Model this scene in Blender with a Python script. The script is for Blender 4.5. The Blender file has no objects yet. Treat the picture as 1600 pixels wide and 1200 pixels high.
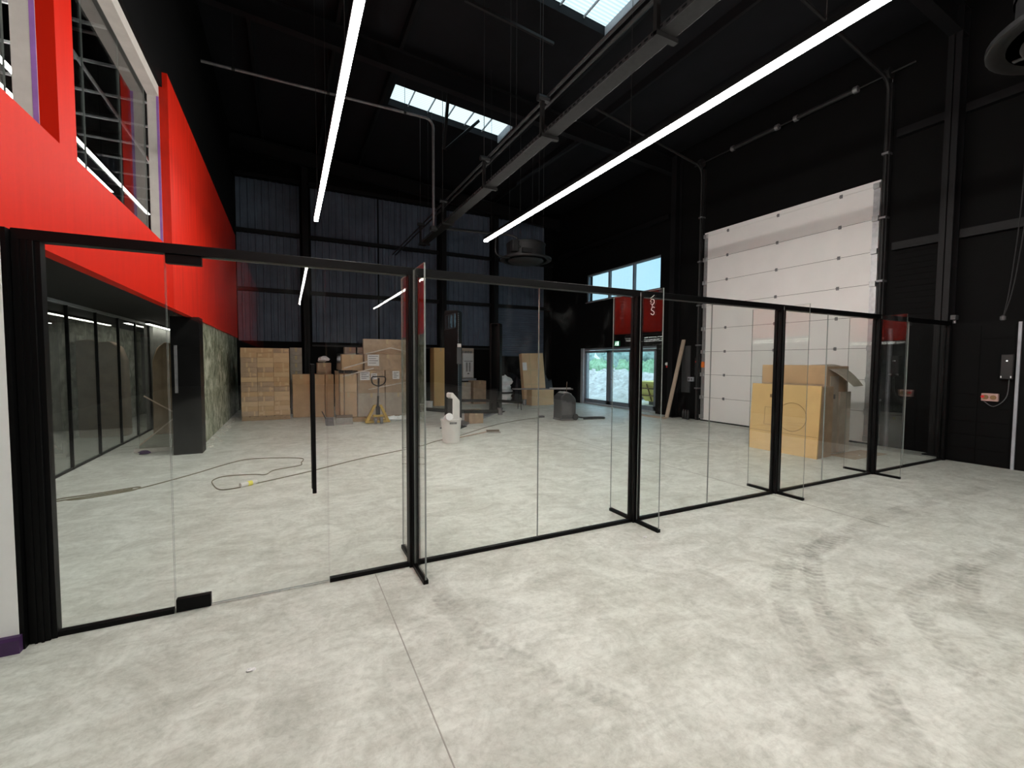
import bpy, math, random
from mathutils import Matrix, Vector
random.seed(7)
S = bpy.context.scene
COL = S.collection
PI = math.pi

# ------------------------------------------------------------------ camera
F_PX, YAW, PITCH, ROLL, CAM_H = 698.3, math.radians(26.6), math.radians(2.80), math.radians(-0.31), 1.6
fw = Vector((math.sin(YAW)*math.cos(PITCH), math.cos(YAW)*math.cos(PITCH), -math.sin(PITCH)))
rt = Vector((math.cos(YAW), -math.sin(YAW), 0))
dn = fw.cross(rt)
r2 = math.cos(ROLL)*rt + math.sin(ROLL)*dn
d2 = -math.sin(ROLL)*rt + math.cos(ROLL)*dn
cam = bpy.data.cameras.new('camera'); camo = bpy.data.objects.new('camera', cam); COL.objects.link(camo)
up = -d2; bk = -fw
camo.matrix_world = Matrix(((r2.x, up.x, bk.x, 0), (r2.y, up.y, bk.y, 0), (r2.z, up.z, bk.z, CAM_H), (0, 0, 0, 1)))
cam.sensor_fit = 'HORIZONTAL'; cam.sensor_width = 36; cam.lens = 36*F_PX/1600
cam.clip_start = 0.05; cam.clip_end = 400
S.camera = camo

# ------------------------------------------------------------------ world: bright overcast sky
W = bpy.data.worlds.new('sky'); S.world = W; W.use_nodes = True
wn, wl = W.node_tree.nodes, W.node_tree.links
bg = wn['Background']
tc = wn.new('ShaderNodeTexCoord'); no = wn.new('ShaderNodeTexNoise'); no.inputs['Scale'].default_value = 2.2; no.inputs['Detail'].default_value = 5
cr = wn.new('ShaderNodeValToRGB')
cr.color_ramp.elements[0].position = .35; cr.color_ramp.elements[0].color = (.50, .76, .95, 1)
cr.color_ramp.elements[1].position = .68; cr.color_ramp.elements[1].color = (.86, .95, 1.0, 1)
wl.new(tc.outputs['Generated'], no.inputs['Vector']); wl.new(no.outputs['Fac'], cr.inputs['Fac'])
wl.new(cr.outputs['Color'], bg.inputs['Color']); bg.inputs['Strength'].default_value = 2.3

S.view_settings.view_transform = 'Standard'; S.view_settings.look = 'None'
S.view_settings.exposure = 0.0; S.view_settings.gamma = 1.0; S.view_settings.use_curve_mapping = False
LED_POWER = 79.0

# ------------------------------------------------------------------ materials
MATS = {}
def base(name):
    m = bpy.data.materials.new(name); m.use_nodes = True
    nt = m.node_tree; b = nt.nodes['Principled BSDF']; MATS[name] = m
    return m, nt, b
def mat(name, col, rough=.5, metal=0.0, var=.15, scale=6.0, bump=0.0, bscale=None, spec=.5, stretch=None):
    m, nt, b = base(name); N, L = nt.nodes, nt.links
    b.inputs['Roughness'].default_value = rough; b.inputs['Metallic'].default_value = metal
    b.inputs['Specular IOR Level'].default_value = spec
    t = N.new('ShaderNodeTexCoord'); mp = N.new('ShaderNodeMapping'); L.new(t.outputs['Object'], mp.inputs['Vector'])
    if stretch: mp.inputs['Scale'].default_value = stretch
    n = N.new('ShaderNodeTexNoise'); n.inputs['Scale'].default_value = scale; n.inputs['Detail'].default_value = 6; n.inputs['Roughness'].default_value = .6
    L.new(mp.outputs['Vector'], n.inputs['Vector'])
    r = N.new('ShaderNodeValToRGB')
    r.color_ramp.elements[0].position = .3; r.color_ramp.elements[1].position = .7
    r.color_ramp.elements[0].color = tuple(c*(1-var) for c in col)+(1,)
    r.color_ramp.elements[1].color = tuple(min(1, c*(1+var)) for c in col)+(1,)
    L.new(n.outputs['Fac'], r.inputs['Fac']); L.new(r.outputs['Color'], b.inputs['Base Color'])
    if bump:
        n2 = N.new('ShaderNodeTexNoise'); n2.inputs['Scale'].default_value = bscale or scale*4; n2.inputs['Detail'].default_value = 4
        L.new(mp.outputs['Vector'], n2.inputs['Vector'])
        bp = N.new('ShaderNodeBump'); bp.inputs['Strength'].default_value = bump; bp.inputs['Distance'].default_value = .02
        L.new(n2.outputs['Fac'], bp.inputs['Height']); L.new(bp.outputs['Normal'], b.inputs['Normal'])
    return m
def emit(name, col, power):
    m, nt, b = base(name)
    nt.nodes.remove(b); e = nt.nodes.new('ShaderNodeEmission'); e.inputs['Color'].default_value = col+(1,); e.inputs['Strength'].default_value = power
    nt.links.new(e.outputs[0], nt.nodes['Material Output'].inputs[0]); return m
def glass(name, tint, gain=1.0, rough=0.0, dust=0.0):
    """thin architectural glass: straight-through transmission plus Fresnel reflection on both faces"""
    m, nt, b = base(name); N, L = nt.nodes, nt.links; N.remove(b)
    g = N.new('ShaderNodeNewGeometry'); io = N.new('ShaderNodeMix'); io.data_type = 'FLOAT'
    io.inputs[2].default_value = 1.5; io.inputs[3].default_value = 1/1.5
    L.new(g.outputs['Backfacing'], io.inputs[0])
    f = N.new('ShaderNodeFresnel'); L.new(io.outputs[0], f.inputs['IOR'])
    mu = N.new('ShaderNodeMath'); mu.operation = 'MULTIPLY'; mu.use_clamp = True; mu.inputs[1].default_value = gain
    L.new(f.outputs[0], mu.inputs[0])
    t = N.new('ShaderNodeBsdfTransparent'); t.inputs['Color'].default_value = tint+(1,)
    gl = N.new('ShaderNodeBsdfGlossy'); gl.inputs['Roughness'].default_value = rough; gl.inputs['Color'].default_value = (1, 1, 1, 1)
    mx = N.new('ShaderNodeMixShader'); L.new(mu.outputs[0], mx.inputs[0]); L.new(t.outputs[0], mx.inputs[1]); L.new(gl.outputs[0], mx.inputs[2])
    out = mx
    if dust:
        tcn = N.new('ShaderNodeTexCoord'); mp = N.new('ShaderNodeMapping'); mp.inputs['Scale'].default_value = (1, 1, .35)
        L.new(tcn.outputs['Object'], mp.inputs['Vector'])
        nz = N.new('ShaderNodeTexNoise'); nz.inputs['Scale'].default_value = 3.5; nz.inputs['Detail'].default_value = 9; nz.inputs['Roughness'].default_value = .7
        nz.inputs['Distortion'].default_value = 1.2
        L.new(mp.outputs['Vector'], nz.inputs['Vector'])
        rp = N.new('ShaderNodeValToRGB'); rp.color_ramp.elements[0].position = .56; rp.color_ramp.elements[1].position = .8
        rp.color_ramp.elements[0].color = (0, 0, 0, 1); rp.color_ramp.elements[1].color = (dust,)*3+(1,)
        L.new(nz.outputs['Fac'], rp.inputs['Fac'])
        df = N.new('ShaderNodeBsdfDiffuse'); df.inputs['Color'].default_value = (.7, .72, .72, 1)
        m2 = N.new('ShaderNodeMixShader'); L.new(rp.outputs['Color'], m2.inputs[0]); L.new(mx.outputs[0], m2.inputs[1]); L.new(df.outputs[0], m2.inputs[2])
        out = m2
    L.new(out.outputs[0], N['Material Output'].inputs[0])
    return m

def concrete():
    m, nt, b = base('polished concrete'); N, L = nt.nodes, nt.links
    t = N.new('ShaderNodeTexCoord')
    def noise(scale, det, dist=0, sc=None, rough=.6):
        n = N.new('ShaderNodeTexNoise'); n.inputs['Scale'].default_value = scale; n.inputs['Detail'].default_value = det
        n.inputs['Distortion'].default_value = dist; n.inputs['Roughness'].default_value = rough
        if sc:
            mp = N.new('ShaderNodeMapping'); mp.inputs['Scale'].default_value = sc; mp.inputs['Rotation'].default_value = (0, 0, .35)
            L.new(t.outputs['Object'], mp.inputs['Vector']); L.new(mp.outputs['Vector'], n.inputs['Vector'])
        else: L.new(t.outputs['Object'], n.inputs['Vector'])
        return n
    def ramp(src, p0, c0, p1, c1):
        r = N.new('ShaderNodeValToRGB'); e = r.color_ramp.elements
        e[0].position, e[1].position = p0, p1; e[0].color = c0+(1,); e[1].color = c1+(1,)
        L.new(src.outputs['Fac'], r.inputs['Fac']); return r
    def mul(a, c, fac=1.0):
        x = N.new('ShaderNodeMix'); x.data_type = 'RGBA'; x.blend_type = 'MULTIPLY'; x.inputs[0].default_value = fac
        L.new(a, x.inputs[6]); L.new(c, x.inputs[7]); return x.outputs[2]
    big = ramp(noise(.55, 4, .6), .3, (.66, .68, .625), .7, (.745, .77, .725))
    mid = ramp(noise(2.6, 9, 1.4, None, .68), .36, (.66, .66, .64), .60, (1, 1, 1))
    trow = ramp(noise(1.5, 9, 1.6, (1.0, 3.2, 1), .72), .36, (.80, .79, .77), .60, (1, 1, 1))
    fine = ramp(noise(24, 8, .4, None, .75), .32, (.60, .60, .58), .56, (1, 1, 1))
    spot = ramp(noise(5.5, 3, 2.2), .70, (1, 1, 1), .82, (.80, .79, .76))
    c = mul(big.outputs[0], mid.outputs[0], .75); c = mul(c, trow.outputs[0], .8); c = mul(c, fine.outputs[0], .55); c = mul(c, spot.outputs[0], .6)
    L.new(c, b.inputs['Base Color'])
    rr = ramp(noise(1.7, 5, 1), .3, (.34,)*3, .7, (.58,)*3); L.new(rr.outputs[0], b.inputs['Roughness'])
    b.inputs['Specular IOR Level'].default_value = .35
    bp = N.new('ShaderNodeBump'); bp.inputs['Strength'].default_value = .16; bp.inputs['Distance'].default_value = .01
    L.new(noise(14, 8, .8).outputs['Fac'], bp.inputs['Height']); L.new(bp.outputs['Normal'], b.inputs['Normal'])
    return m

def camo():
    m, nt, b = base('green camouflage paint'); N, L = nt.nodes, nt.links
    t = N.new('ShaderNodeTexCoord'); n = N.new('ShaderNodeTexNoise'); n.inputs['Scale'].default_value = 3.6; n.inputs['Detail'].default_value = 7; n.inputs['Distortion'].default_value = .9; n.inputs['Roughness'].default_value = .68
    L.new(t.outputs['Object'], n.inputs['Vector']); r = N.new('ShaderNodeValToRGB'); r.color_ramp.interpolation = 'LINEAR'
    e = r.color_ramp.elements; e[0].position = .36; e[0].color = (.10, .115, .075, 1); e[1].position = .64; e[1].color = (.68, .68, .58, 1)
    for p, c in ((.46, (.25, .27, .18, 1)), (.54, (.44, .45, .34, 1))):
        k = e.new(p); k.color = c
    L.new(n.outputs['Fac'], r.inputs['Fac']); L.new(r.outputs['Color'], b.inputs['Base Color']); b.inputs['Roughness'].default_value = .6
    return m
def tyre():
    m, nt, b = base('dark tyre rubber dirt'); N, L = nt.nodes, nt.links
    b.inputs['Base Color'].default_value = (.17, .155, .13, 1); b.inputs['Roughness'].default_value = .8; b.inputs['Specular IOR Level'].default_value = .2
    u = N.new('ShaderNodeUVMap'); sp = N.new('ShaderNodeSeparateXYZ'); L.new(u.outputs[0], sp.inputs[0])
    def mth(op, a, c=None, clamp=False):
        x = N.new('ShaderNodeMath'); x.operation = op; x.use_clamp = clamp
        for i, v in enumerate((a, c)):
            if v is None: continue
            if isinstance(v, (int, float)): x.inputs[i].default_value = v
            else: L.new(v, x.inputs[i])
        return x.outputs[0]
    side = mth('ABSOLUTE', mth('SUBTRACT', sp.outputs[0], .5))
    chev = mth('SINE', mth('ADD', mth('MULTIPLY', sp.outputs[1], 95.0), mth('MULTIPLY', side, 7.0)))
    bars = mth('MULTIPLY', mth('ADD', chev, .9), .9, True)
    fade = mth('MULTIPLY', mth('SUBTRACT', .5, side), 7.0, True)
    t = N.new('ShaderNodeTexCoord'); n = N.new('ShaderNodeTexNoise'); n.inputs['Scale'].default_value = 3.3; n.inputs['Detail'].default_value = 8; n.inputs['Roughness'].default_value = .75
    L.new(t.outputs['Object'], n.inputs['Vector'])
    wear = mth('MULTIPLY', mth('SUBTRACT', n.outputs['Fac'], .40), 4.2, True)
    ends = mth('MULTIPLY', sp.outputs[2], 1.0, True)
    a = mth('MULTIPLY', mth('MULTIPLY', mth('ADD', mth('MULTIPLY', bars, .6), .4), fade), mth('MULTIPLY', wear, .24))
    L.new(a, b.inputs['Alpha'])
    return m

mat('black paint', (.0026, .0026, .0028), .7, var=.2, scale=3, spec=.12)
mat('black satin metal', (.002, .002, .0022), .45, var=.1, scale=8, spec=.14)
mat('soffit black', (.012, .012, .012), .7, spec=.2)
mat('roof black', (.006, .0065, .0085), .75, var=.25, scale=2, spec=.2)
mat('navy black cladding', (.085, .112, .160), .55, var=.2, scale=2, spec=.4)
mat('steel black', (.005, .005, .006), .55, var=.2, spec=.25)
mat('galvanised dark', (.020, .020, .021), .5, metal=.2, var=.25, scale=12, spec=.3)
mat('galvanised', (.42, .43, .44), .42, metal=.7, var=.15, scale=14)
mat('dull steel', (.20, .20, .21), .45, metal=.5, var=.2, scale=12)
mat('red paint', (.52, .011, .002), .55, var=.07, scale=2.2, stretch=(1, 5, .35), spec=.08)
mat('red scuffed paint', (.62, .016, .004), .45, var=.30, scale=2.6, stretch=(1, 7, .3), spec=.3)
mat('plaster reveal', (.56, .52, .49), .8, var=.08)
mat('purple film', (.30, .13, .42), .5)
mat('white wall paint', (.86, .86, .85), .7, var=.03)
mat('plum skirting', (.055, .020, .085), .45)
mat('door white', (.84, .83, .82), .45, var=.03, scale=1.5, bump=.02, bscale=60)
mat('rubber seal', (.015, .015, .015), .8)
mat('dark office wall', (.20, .205, .20), .7, var=.12, scale=3)
mat('cardboard', (.52, .345, .19), .85, var=.12, scale=3, bump=.05, bscale=70)
mat('cardboard pale', (.59, .42, .25), .85, var=.10, scale=3, bump=.05, bscale=70)
mat('cardboard golden', (.64, .43, .185), .8, var=.08, scale=2.5, bump=.04, bscale=70)
mat('cardboard dull', (.42, .30, .20), .85, var=.2, scale=5, bump=.08, bscale=50)
mat('cardboard grey', (.42, .365, .30), .85, var=.15, scale=5, bump=.05)
mat('parcel tape', (.52, .40, .23), .3, var=.06)
mat('paper', (.75, .76, .77), .7, var=.04)
mat('print grey', (.12, .12, .13), .7)
mat('brown print', (.25, .155, .07), .85)
mat('wood pallet', (.30, .20, .11), .8, var=.25, scale=8, stretch=(1, 6, 6))
mat('timber', (.44, .35, .27), .75, var=.15, scale=6, stretch=(6, 6, 1))
mat('yellow paint', (.46, .31, .06), .45, var=.2, scale=7)
mat('site yellow', (.95, .78, .22), .6, var=.1)
mat('black plastic', (.014, .014, .015), .45)
mat('dark grey plastic', (.05, .052, .055), .45, var=.15)
mat('white plastic', (.66, .65, .63), .4, var=.05)
mat('sack white', (.84, .88, .90), .6, var=.08, bump=.3, bscale=8)
mat('appliance white', (.70, .71, .71), .35, var=.03)
mat('grey panel', (.27, .27, .27), .6, var=.15)
mat('rubber grey', (.10, .10, .105), .6)
mat('bristle grey', (.36, .35, .33), .8, var=.2, scale=20)
mat('cable olive', (.16, .14, .085), .55)
mat('connector yellow', (.78, .72, .10), .4)
mat('signal red', (.70, .03, .03), .4)
mat('orange plastic', (.75, .19, .03), .45)
mat('socket pink', (.55, .36, .33), .45)
mat('glass edge', (.23, .26, .25), .25, var=.1)
mat('frame grey', (.16, .19, .23), .45, var=.1)
mat('frame pale', (.36, .38, .42), .5)
mat('skylight frame', (.30, .33, .36), .5)
mat('ground gravel', (.70, .68, .65), .9, var=.25, scale=2, bump=.4, bscale=20)
mat('rubble', (.90, .85, .84), .9, var=.35, scale=4, bump=.6, bscale=12)
mat('hedge leaves', (.38, .60, .40), .8, var=.4, scale=5, bump=.6, bscale=15)
mat('tree leaves', (.45, .62, .60), .8, var=.4, scale=1.2, bump=.6, bscale=6)
mat('bark', (.16, .12, .09), .9)
mat('dust plaster', (.55, .53, .48), .9, var=.15, scale=9)
mat('sign green', (.02, .34, .14), .4)
mat('dark tarp', (.016, .018, .024), .5, var=.3, bump=.4, bscale=6)
mat('wire', (.02, .02, .02), .6)
mat('tray black', (.010, .010, .010), .8, var=.25, scale=14, spec=.08)
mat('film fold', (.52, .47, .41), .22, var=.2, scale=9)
mat('batten white', (.75, .76, .78), .6)
mat('saw cut', (.33, .32, .29), .9)
mat('joint shade', (.10, .10, .10), .8)
mat('chalk white', (.75, .75, .75), .8)
concrete(); camo(); tyre()
emit('led diffuser', (1.0, .965, .90), LED_POWER)
emit('led diffuser dimmed', (1.0, .965, .90), LED_POWER*.58)
emit('office led', (1.0, .97, .90), 22.0)
emit('upper led', (1.0, .97, .90), 16.0)
emit('exit symbol glow', (.75, 1.0, .85), 2.5)
emit('white indicator', (1.0, 1.0, 1.0), 1.5)
glass('clear glass', (.985, .995, .988), 1.0, dust=.035)
glass('door pane glass', (.60, .70, .72), 1.0)
glass('exit glass', (.86, .93, .94), 1.0)
glass('tinted glass', (.62, .63, .62), 1.0, dust=.03)
glass('upper glass', (.62, .64, .64), 1.0)
glass('screen glass', (.80, .80, .77), 1.0, dust=.10)
glass('stretch film', (.90, .90, .90), 2.2, rough=.18, dust=.42)  # the dust amount here paints the film's whitish sheen into its colour
def rooflight():
    m, nt, b = base('ribbed rooflight sheet'); N, L = nt.nodes, nt.links; N.remove(b)
    t = N.new('ShaderNodeTexCoord'); w = N.new('ShaderNodeTexWave'); w.bands_direction = 'Y'; w.inputs['Scale'].default_value = 4.0; w.inputs['Distortion'].default_value = .3
    L.new(t.outputs['Object'], w.inputs['Vector'])
    r = N.new('ShaderNodeValToRGB'); r.color_ramp.elements[0].color = (.66, .68, .67, 1); r.color_ramp.elements[1].color = (.80, .82, .80, 1)
    L.new(w.outputs['Fac'], r.inputs['Fac']); tr = N.new('ShaderNodeBsdfTransparent'); L.new(r.outputs[0], tr.inputs['Color'])
    L.new(tr.outputs[0], N['Material Output'].inputs[0]); return m
rooflight()

# ------------------------------------------------------------------ mesh helpers
OFF = {}
class MB:
    def __init__(s): s.v = []; s.f = []; s.m = []; s.mi = 0; s.T = None
    def add(s, vs, fs):
        n = len(s.v)
        for p in vs:
            p = Vector(p)
            s.v.append(s.T @ p if s.T else p)
        for q in fs: s.f.append([n+i for i in q]); s.m.append(s.mi)
    def box(s, x0, x1, y0, y1, z0, z1):
        s.add([(x0,y0,z0),(x1,y0,z0),(x1,y1,z0),(x0,y1,z0),(x0,y0,z1),(x1,y0,z1),(x1,y1,z1),(x0,y1,z1)],
              [(0,3,2,1),(4,5,6,7),(0,1,5,4),(1,2,6,5),(2,3,7,6),(3,0,4,7)]); return s
    def hexa(s, lo, hi):
        s.add(list(lo)+list(hi), [(0,3,2,1),(4,5,6,7),(0,1,5,4),(1,2,6,5),(2,3,7,6),(3,0,4,7)]); return s
    def bar(s, a, b, w, h, upv=(0, 0, 1)):
        a, b = Vector(a), Vector(b); d = (b-a).normalized(); u = Vector(upv)
        if abs(d.dot(u)) > .99: u = Vector((1, 0, 0))
        x = d.cross(u).normalized(); y = x.cross(d).normalized()
        q = lambda p: [p-x*w/2-y*h/2, p+x*w/2-y*h/2, p+x*w/2+y*h/2, p-x*w/2+y*h/2]
        s.add(q(a)+q(b), [(0,1,2,3),(7,6,5,4),(0,4,5,1),(1,5,6,2),(2,6,7,3),(3,7,4,0)]); return s
    def tube(s, pts, r, n=8, closed=False):
        P = [Vector(p) for p in pts]; k = len(P); vs = []; fs = []
        prev = None
        for i, p in enumerate(P):
            a = P[(i-1) % k] if (closed or i > 0) else p; b = P[(i+1) % k] if (closed or i < k-1) else p
            d = (b-a).normalized()
            if prev is None:
                u = Vector((0, 0, 1)) if abs(d.z) < .9 else Vector((1, 0, 0))
                x = d.cross(u).normalized()
            else:
                x = (prev-d*prev.dot(d)).normalized()
            prev = x; y = d.cross(x)
            for j in range(n):
                t = 2*PI*j/n; vs.append(p+(x*math.cos(t)+y*math.sin(t))*r)
        for i in range(k if closed else k-1):
            for j in range(n):
                a = i*n+j; b = i*n+(j+1) % n; c = ((i+1) % k)*n+(j+1) % n; d_ = ((i+1) % k)*n+j
                fs.append((a, b, c, d_))
        if not closed: fs += [tuple(reversed(range(n))), tuple(range((k-1)*n, k*n))]
        s.add(vs, fs); return s
    def lathe(s, prof, n=32, c=(0, 0, 0)):
        vs = []; fs = []; k = len(prof)
        for i in range(n):
            t = 2*PI*i/n
            for r, z in prof: vs.append((c[0]+r*math.cos(t), c[1]+r*math.sin(t), c[2]+z))
        for i in range(n):
            for j in range(k-1):
                a = i*k+j; b = ((i+1) % n)*k+j; fs.append((a, b, b+1, a+1))
        s.add(vs, fs)
        if prof[0][0] > 1e-4: s.add([(c[0]+prof[0][0]*math.cos(2*PI*i/n), c[1]+prof[0][0]*math.sin(2*PI*i/n), c[2]+prof[0][1]) for i in range(n)], [tuple(reversed(range(n)))])
        if prof[-1][0] > 1e-4: s.add([(c[0]+prof[-1][0]*math.cos(2*PI*i/n), c[1]+prof[-1][0]*math.sin(2*PI*i/n), c[2]+prof[-1][1]) for i in range(n)], [tuple(range(n))])
        return s
    def prism(s, poly, ax, a0, a1):
        k = len(poly)
        def P(u, v, a): return {'x': (a, u, v), 'y': (u, a, v), 'z': (u, v, a)}[ax]
        s.add([P(u, v, a0) for u, v in poly]+[P(u, v, a1) for u, v in poly],
              [tuple(reversed(range(k))), tuple(range(k, 2*k))]+[(i, (i+1) % k, k+(i+1) % k, k+i) for i in range(k)]); return s
    def pane(s, axis, c, t, a0, a1, z0, z1):
        """glass sheet with face material 0 and edge material 1; axis = thickness axis"""
        if axis == 'y': x0, x1, y0, y1 = a0, a1, c-t/2, c+t/2
        else: x0, x1, y0, y1 = c-t/2, c+t/2, a0, a1
        n = len(s.f); s.box(x0, x1, y0, y1, z0, z1)
        big = (2, 4) if axis == 'y' else (3, 5)
        for i in range(6): s.m[n+i] = 0 if i in big else 1
        return s
    def mesh(s, name, mats, smooth=False):
        me = bpy.data.meshes.new(name); me.from_pydata([tuple(v) for v in s.v], [], s.f)
        for mm in (mats if isinstance(mats, (list, tuple)) else [mats]): me.materials.append(MATS[mm])
        me.polygons.foreach_set('material_index', s.m)
        if smooth:
            me.polygons.foreach_set('use_smooth', [True]*len(s.f)); me.set_sharp_from_angle(angle=math.radians(35))
        me.update(); return me
    def ob(s, name, mats, parent=None, bevel=0, smooth=False, local=False):
        """vertices are world coordinates unless local; a part's are shifted into its thing's frame"""
        if parent is not None and not local and parent in OFF:
            o = OFF[parent]; s.v = [v-o for v in s.v]
        me = s.mesh(name, mats, smooth); o = bpy.data.objects.new(name, me); COL.objects.link(o)
        if parent is not None:
            o.parent = parent
            if parent in OFF: OFF[o] = OFF[parent]
        else: OFF[o] = Vector((0, 0, 0))
        if bevel:
            bv = o.modifiers.new('bevel', 'BEVEL'); bv.width = bevel; bv.segments = 1; bv.limit_method = 'ANGLE'
        return o
def tag(o, label, cat, group=None):
    o['label'] = label; o['category'] = cat
    if group: o['group'] = group
    return o
def thing(name, label, cat, loc=(0, 0, 0), rotz=0, group=None):
    o = bpy.data.objects.new(name, None); COL.objects.link(o); o.location = loc; o.rotation_euler = (0, 0, rotz)
    o.empty_display_size = .2; OFF[o] = Vector(loc); return tag(o, label, cat, group)
def struct(o): o['kind'] = 'structure'; return o
def sempty(name, loc=(0, 0, 0)):
    o = bpy.data.objects.new(name, None); COL.objects.link(o); o.location = loc; OFF[o] = Vector(loc); return struct(o)
def copy_tree(o, parent=None):
    c = o.copy(); COL.objects.link(c); c.parent = parent
    for ch in list(o.children): copy_tree(ch, c)
    return c
def stamp(name, mesh_ob, parent, locs):
    for l in locs:
        c = bpy.data.objects.new(name, mesh_ob.data); COL.objects.link(c); c.parent = parent; c.location = l
def bez(pts, n=8):
    """Catmull-Rom through pts"""
    P = [Vector(p) for p in pts]; out = []
    for i in range(len(P)-1):
        p0, p1, p2, p3 = P[max(i-1, 0)], P[i], P[i+1], P[min(i+2, len(P)-1)]
        for k in range(n):
            t = k/n
            out.append(.5*((2*p1)+(p2-p0)*t+(2*p0-5*p1+4*p2-p3)*t*t+(3*p1-p0-3*p2+p3)*t*t*t))
    out.append(P[-1]); return out

# ------------------------------------------------------------------ the shell
XR, XD, YB, YF = 10.35, 10.30, 16.8, -27.0      # right wall face, door face, back wall, wall behind the camera
XL = -1.43                                       # red cladding face
def rz(x): return 7.75+(10.3-x)*.08              # underside of the sloping roof
XW = -6.2                                        # far left outer wall
floor = struct(MB().box(XW-.3, XR+.3, YF-.3, YB+.3, -.25, 0).ob('floor', 'polished concrete'))
# saw-cut joints, slightly proud dark sealant lines
for a, b, w in (((.56, -6, 0), (.56, 3.40, 0), .006), ((5.26, 2.2, 0), (5.26, 16.0, 0), .012)):
    MB().bar((a[0], a[1], .0006), (b[0], b[1], .0006), w, .0012).ob('saw_cut', 'saw cut', floor)

def ribbon(pts, w, parent):
    P = bez([(x, y, 0) for x, y in pts], 10); vs = []; fs = []; uv = []
    L_ = 0
    for i, p in enumerate(P):
        a = P[max(i-1, 0)]; b = P[min(i+1, len(P)-1)]; d = (b-a).normalized(); n = Vector((-d.y, d.x, 0))
        if i: L_ += (p-P[i-1]).length
        vs += [p+n*w/2+Vector((0, 0, .0016)), p-n*w/2+Vector((0, 0, .0016))]; uv += [(0, L_), (1, L_)]
    fs = [(2*i, 2*i+1, 2*i+3, 2*i+2) for i in range(len(P)-1)]
    m = MB(); m.add(vs, fs); o = m.ob('tyre_mark', 'dark tyre rubber dirt', parent)
    ul = o.data.uv_layers.new(name='UVMap')
    for lp in o.data.loops: ul.data[lp.index].uv = uv[lp.vertex_index]
    return o
TR = [[(5.6, 1.46), (4.45, 1.47), (3.85, 1.47), (3.62, 1.36), (3.36, 1.15), (3.11, .89), (2.85, .6)],
      [(4.6, 2.35), (3.92, 2.15), (3.5, 1.91), (3.11, 1.64), (2.85, 1.38), (2.69, 1.19), (2.43, .95), (2.25, .75)],
      [(3.75, 2.25), (3.38, 2.08), (2.97, 1.82), (2.66, 1.52), (2.43, 1.27), (2.2, 1.0)],
      [(5.2, 1.66), (4.55, 1.4), (4.11, 1.26), (3.83, 1.08), (3.5, .78)],
      [(8.2, 2.36), (7.51, 2.40), (5.99, 2.41), (5.02, 2.33), (4.01, 2.2), (3.5, 2.05)],
      [(3.55, 1.74), (3.2, 1.5), (3.02, 1.3), (3.05, 1.5), (3.3, 1.72)],
      [(.86, 3.3), (.92, 2.72), (1.0, 2.24), (1.3, 1.7), (1.55, 1.3)],
      [(2.0, 1.2), (2.05, 1.06), (2.2, 1.0)]]
for k, t in enumerate(TR): ribbon(t, (.15, .15, .15, .15, .2, .13, .16, .09)[k], floor)

# right wall with openings
m = MB()
def wall_x(m, x0, x1, y0, y1, z0, z1, holes):
    """wall panel in the yz plane with rectangular holes (y0,y1,z0,z1)"""
    ys = sorted(set([y0, y1]+[h[0] for h in holes]+[h[1] for h in holes])); zs = sorted(set([z0, z1]+[h[2] for h in holes]+[h[3] for h in holes]))
    for i in range(len(ys)-1):
        run = None
        for j in range(len(zs)-1):
            yc, zc = (ys[i]+ys[i+1])/2, (zs[j]+zs[j+1])/2
            solid = not any(h[0] < yc < h[1] and h[2] < zc < h[3] for h in holes)
            if solid and run is None: run = zs[j]
            if not solid and run is not None: m.box(x0, x1, ys[i], ys[i+1], run, zs[j]); run = None
        if run is not None: m.box(x0, x1, ys[i], ys[i+1], run, zs[-1])
DOORY = (4.72, 8.76); WIN = (10.45, 14.30, 3.90, 4.95); EXIT = (10.55, 14.60, 0, 2.15); WIN2 = (-25.0, -22.5, 3.95, 5.0)
wall_x(m, XR, XR+.3, YF, YB+.3, 0, 8.0, [(DOORY[0], DOORY[1], 0, 5.14), WIN, EXIT, WIN2])
wall_right = struct(m.ob('wall_right', 'black paint'))
for z in (3.82, 5.9):
    for y0, y1 in ((-2.6, 3.5), (3.72, 4.45)): MB().box(XR-.12, XR, y0, y1, z-.07, z+.07).ob('wall_rail', 'steel black', wall_right)
for y0, y1 in ((10.05, 16.2),): MB().box(XR-.12, XR, y0, y1, 5.9, 6.04).ob('wall_rail', 'steel black', wall_right)
# horizontal cladding boards on the right wall (thin laps)
lap = None
for k in range(13):
    z = 2.42+k*.105
    MB().box(XR-.012, XR, 3.75, 4.42, z, z+.085).ob('cladding_board', 'black paint', wall_right)

# back wall with ribbed sheets, rails
wall_back = struct(MB().box(XW, XR+.3, YB, YB+.3, 0, 9.2).ob('wall_back', 'black paint'))
def ribbed(x0, x1, z0, z1, pitch, horiz, mt):
    m = MB(); prof = []
    a, e = (z0, z1) if horiz else (x0, x1); n = int((e-a)/pitch); p = (e-a)/n
    for i in range(n):
        s = a+i*p; prof += [(s, 0), (s+p*.55, 0), (s+p*.65, .03), (s+p*.9, .03)]
    prof.append((e, 0))
    vs = []
    for u, d in prof:
        if horiz: vs += [(x0, YB-.03-d, u), (x1, YB-.03-d, u)]
        else: vs += [(u, YB-.03-d, z0), (u, YB-.03-d, z1)]
    m.add(vs, [(2*i, 2*i+1, 2*i+3, 2*i+2) for i in range(len(prof)-1)])
    m.add([(x0, YB-.028, z0), (x1, YB-.028, z0), (x1, YB-.028, z1), (x0, YB-.028, z1)], [(0, 3, 2, 1)])
    return m.ob('cladding_sheet', mt, wall_back)
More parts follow.
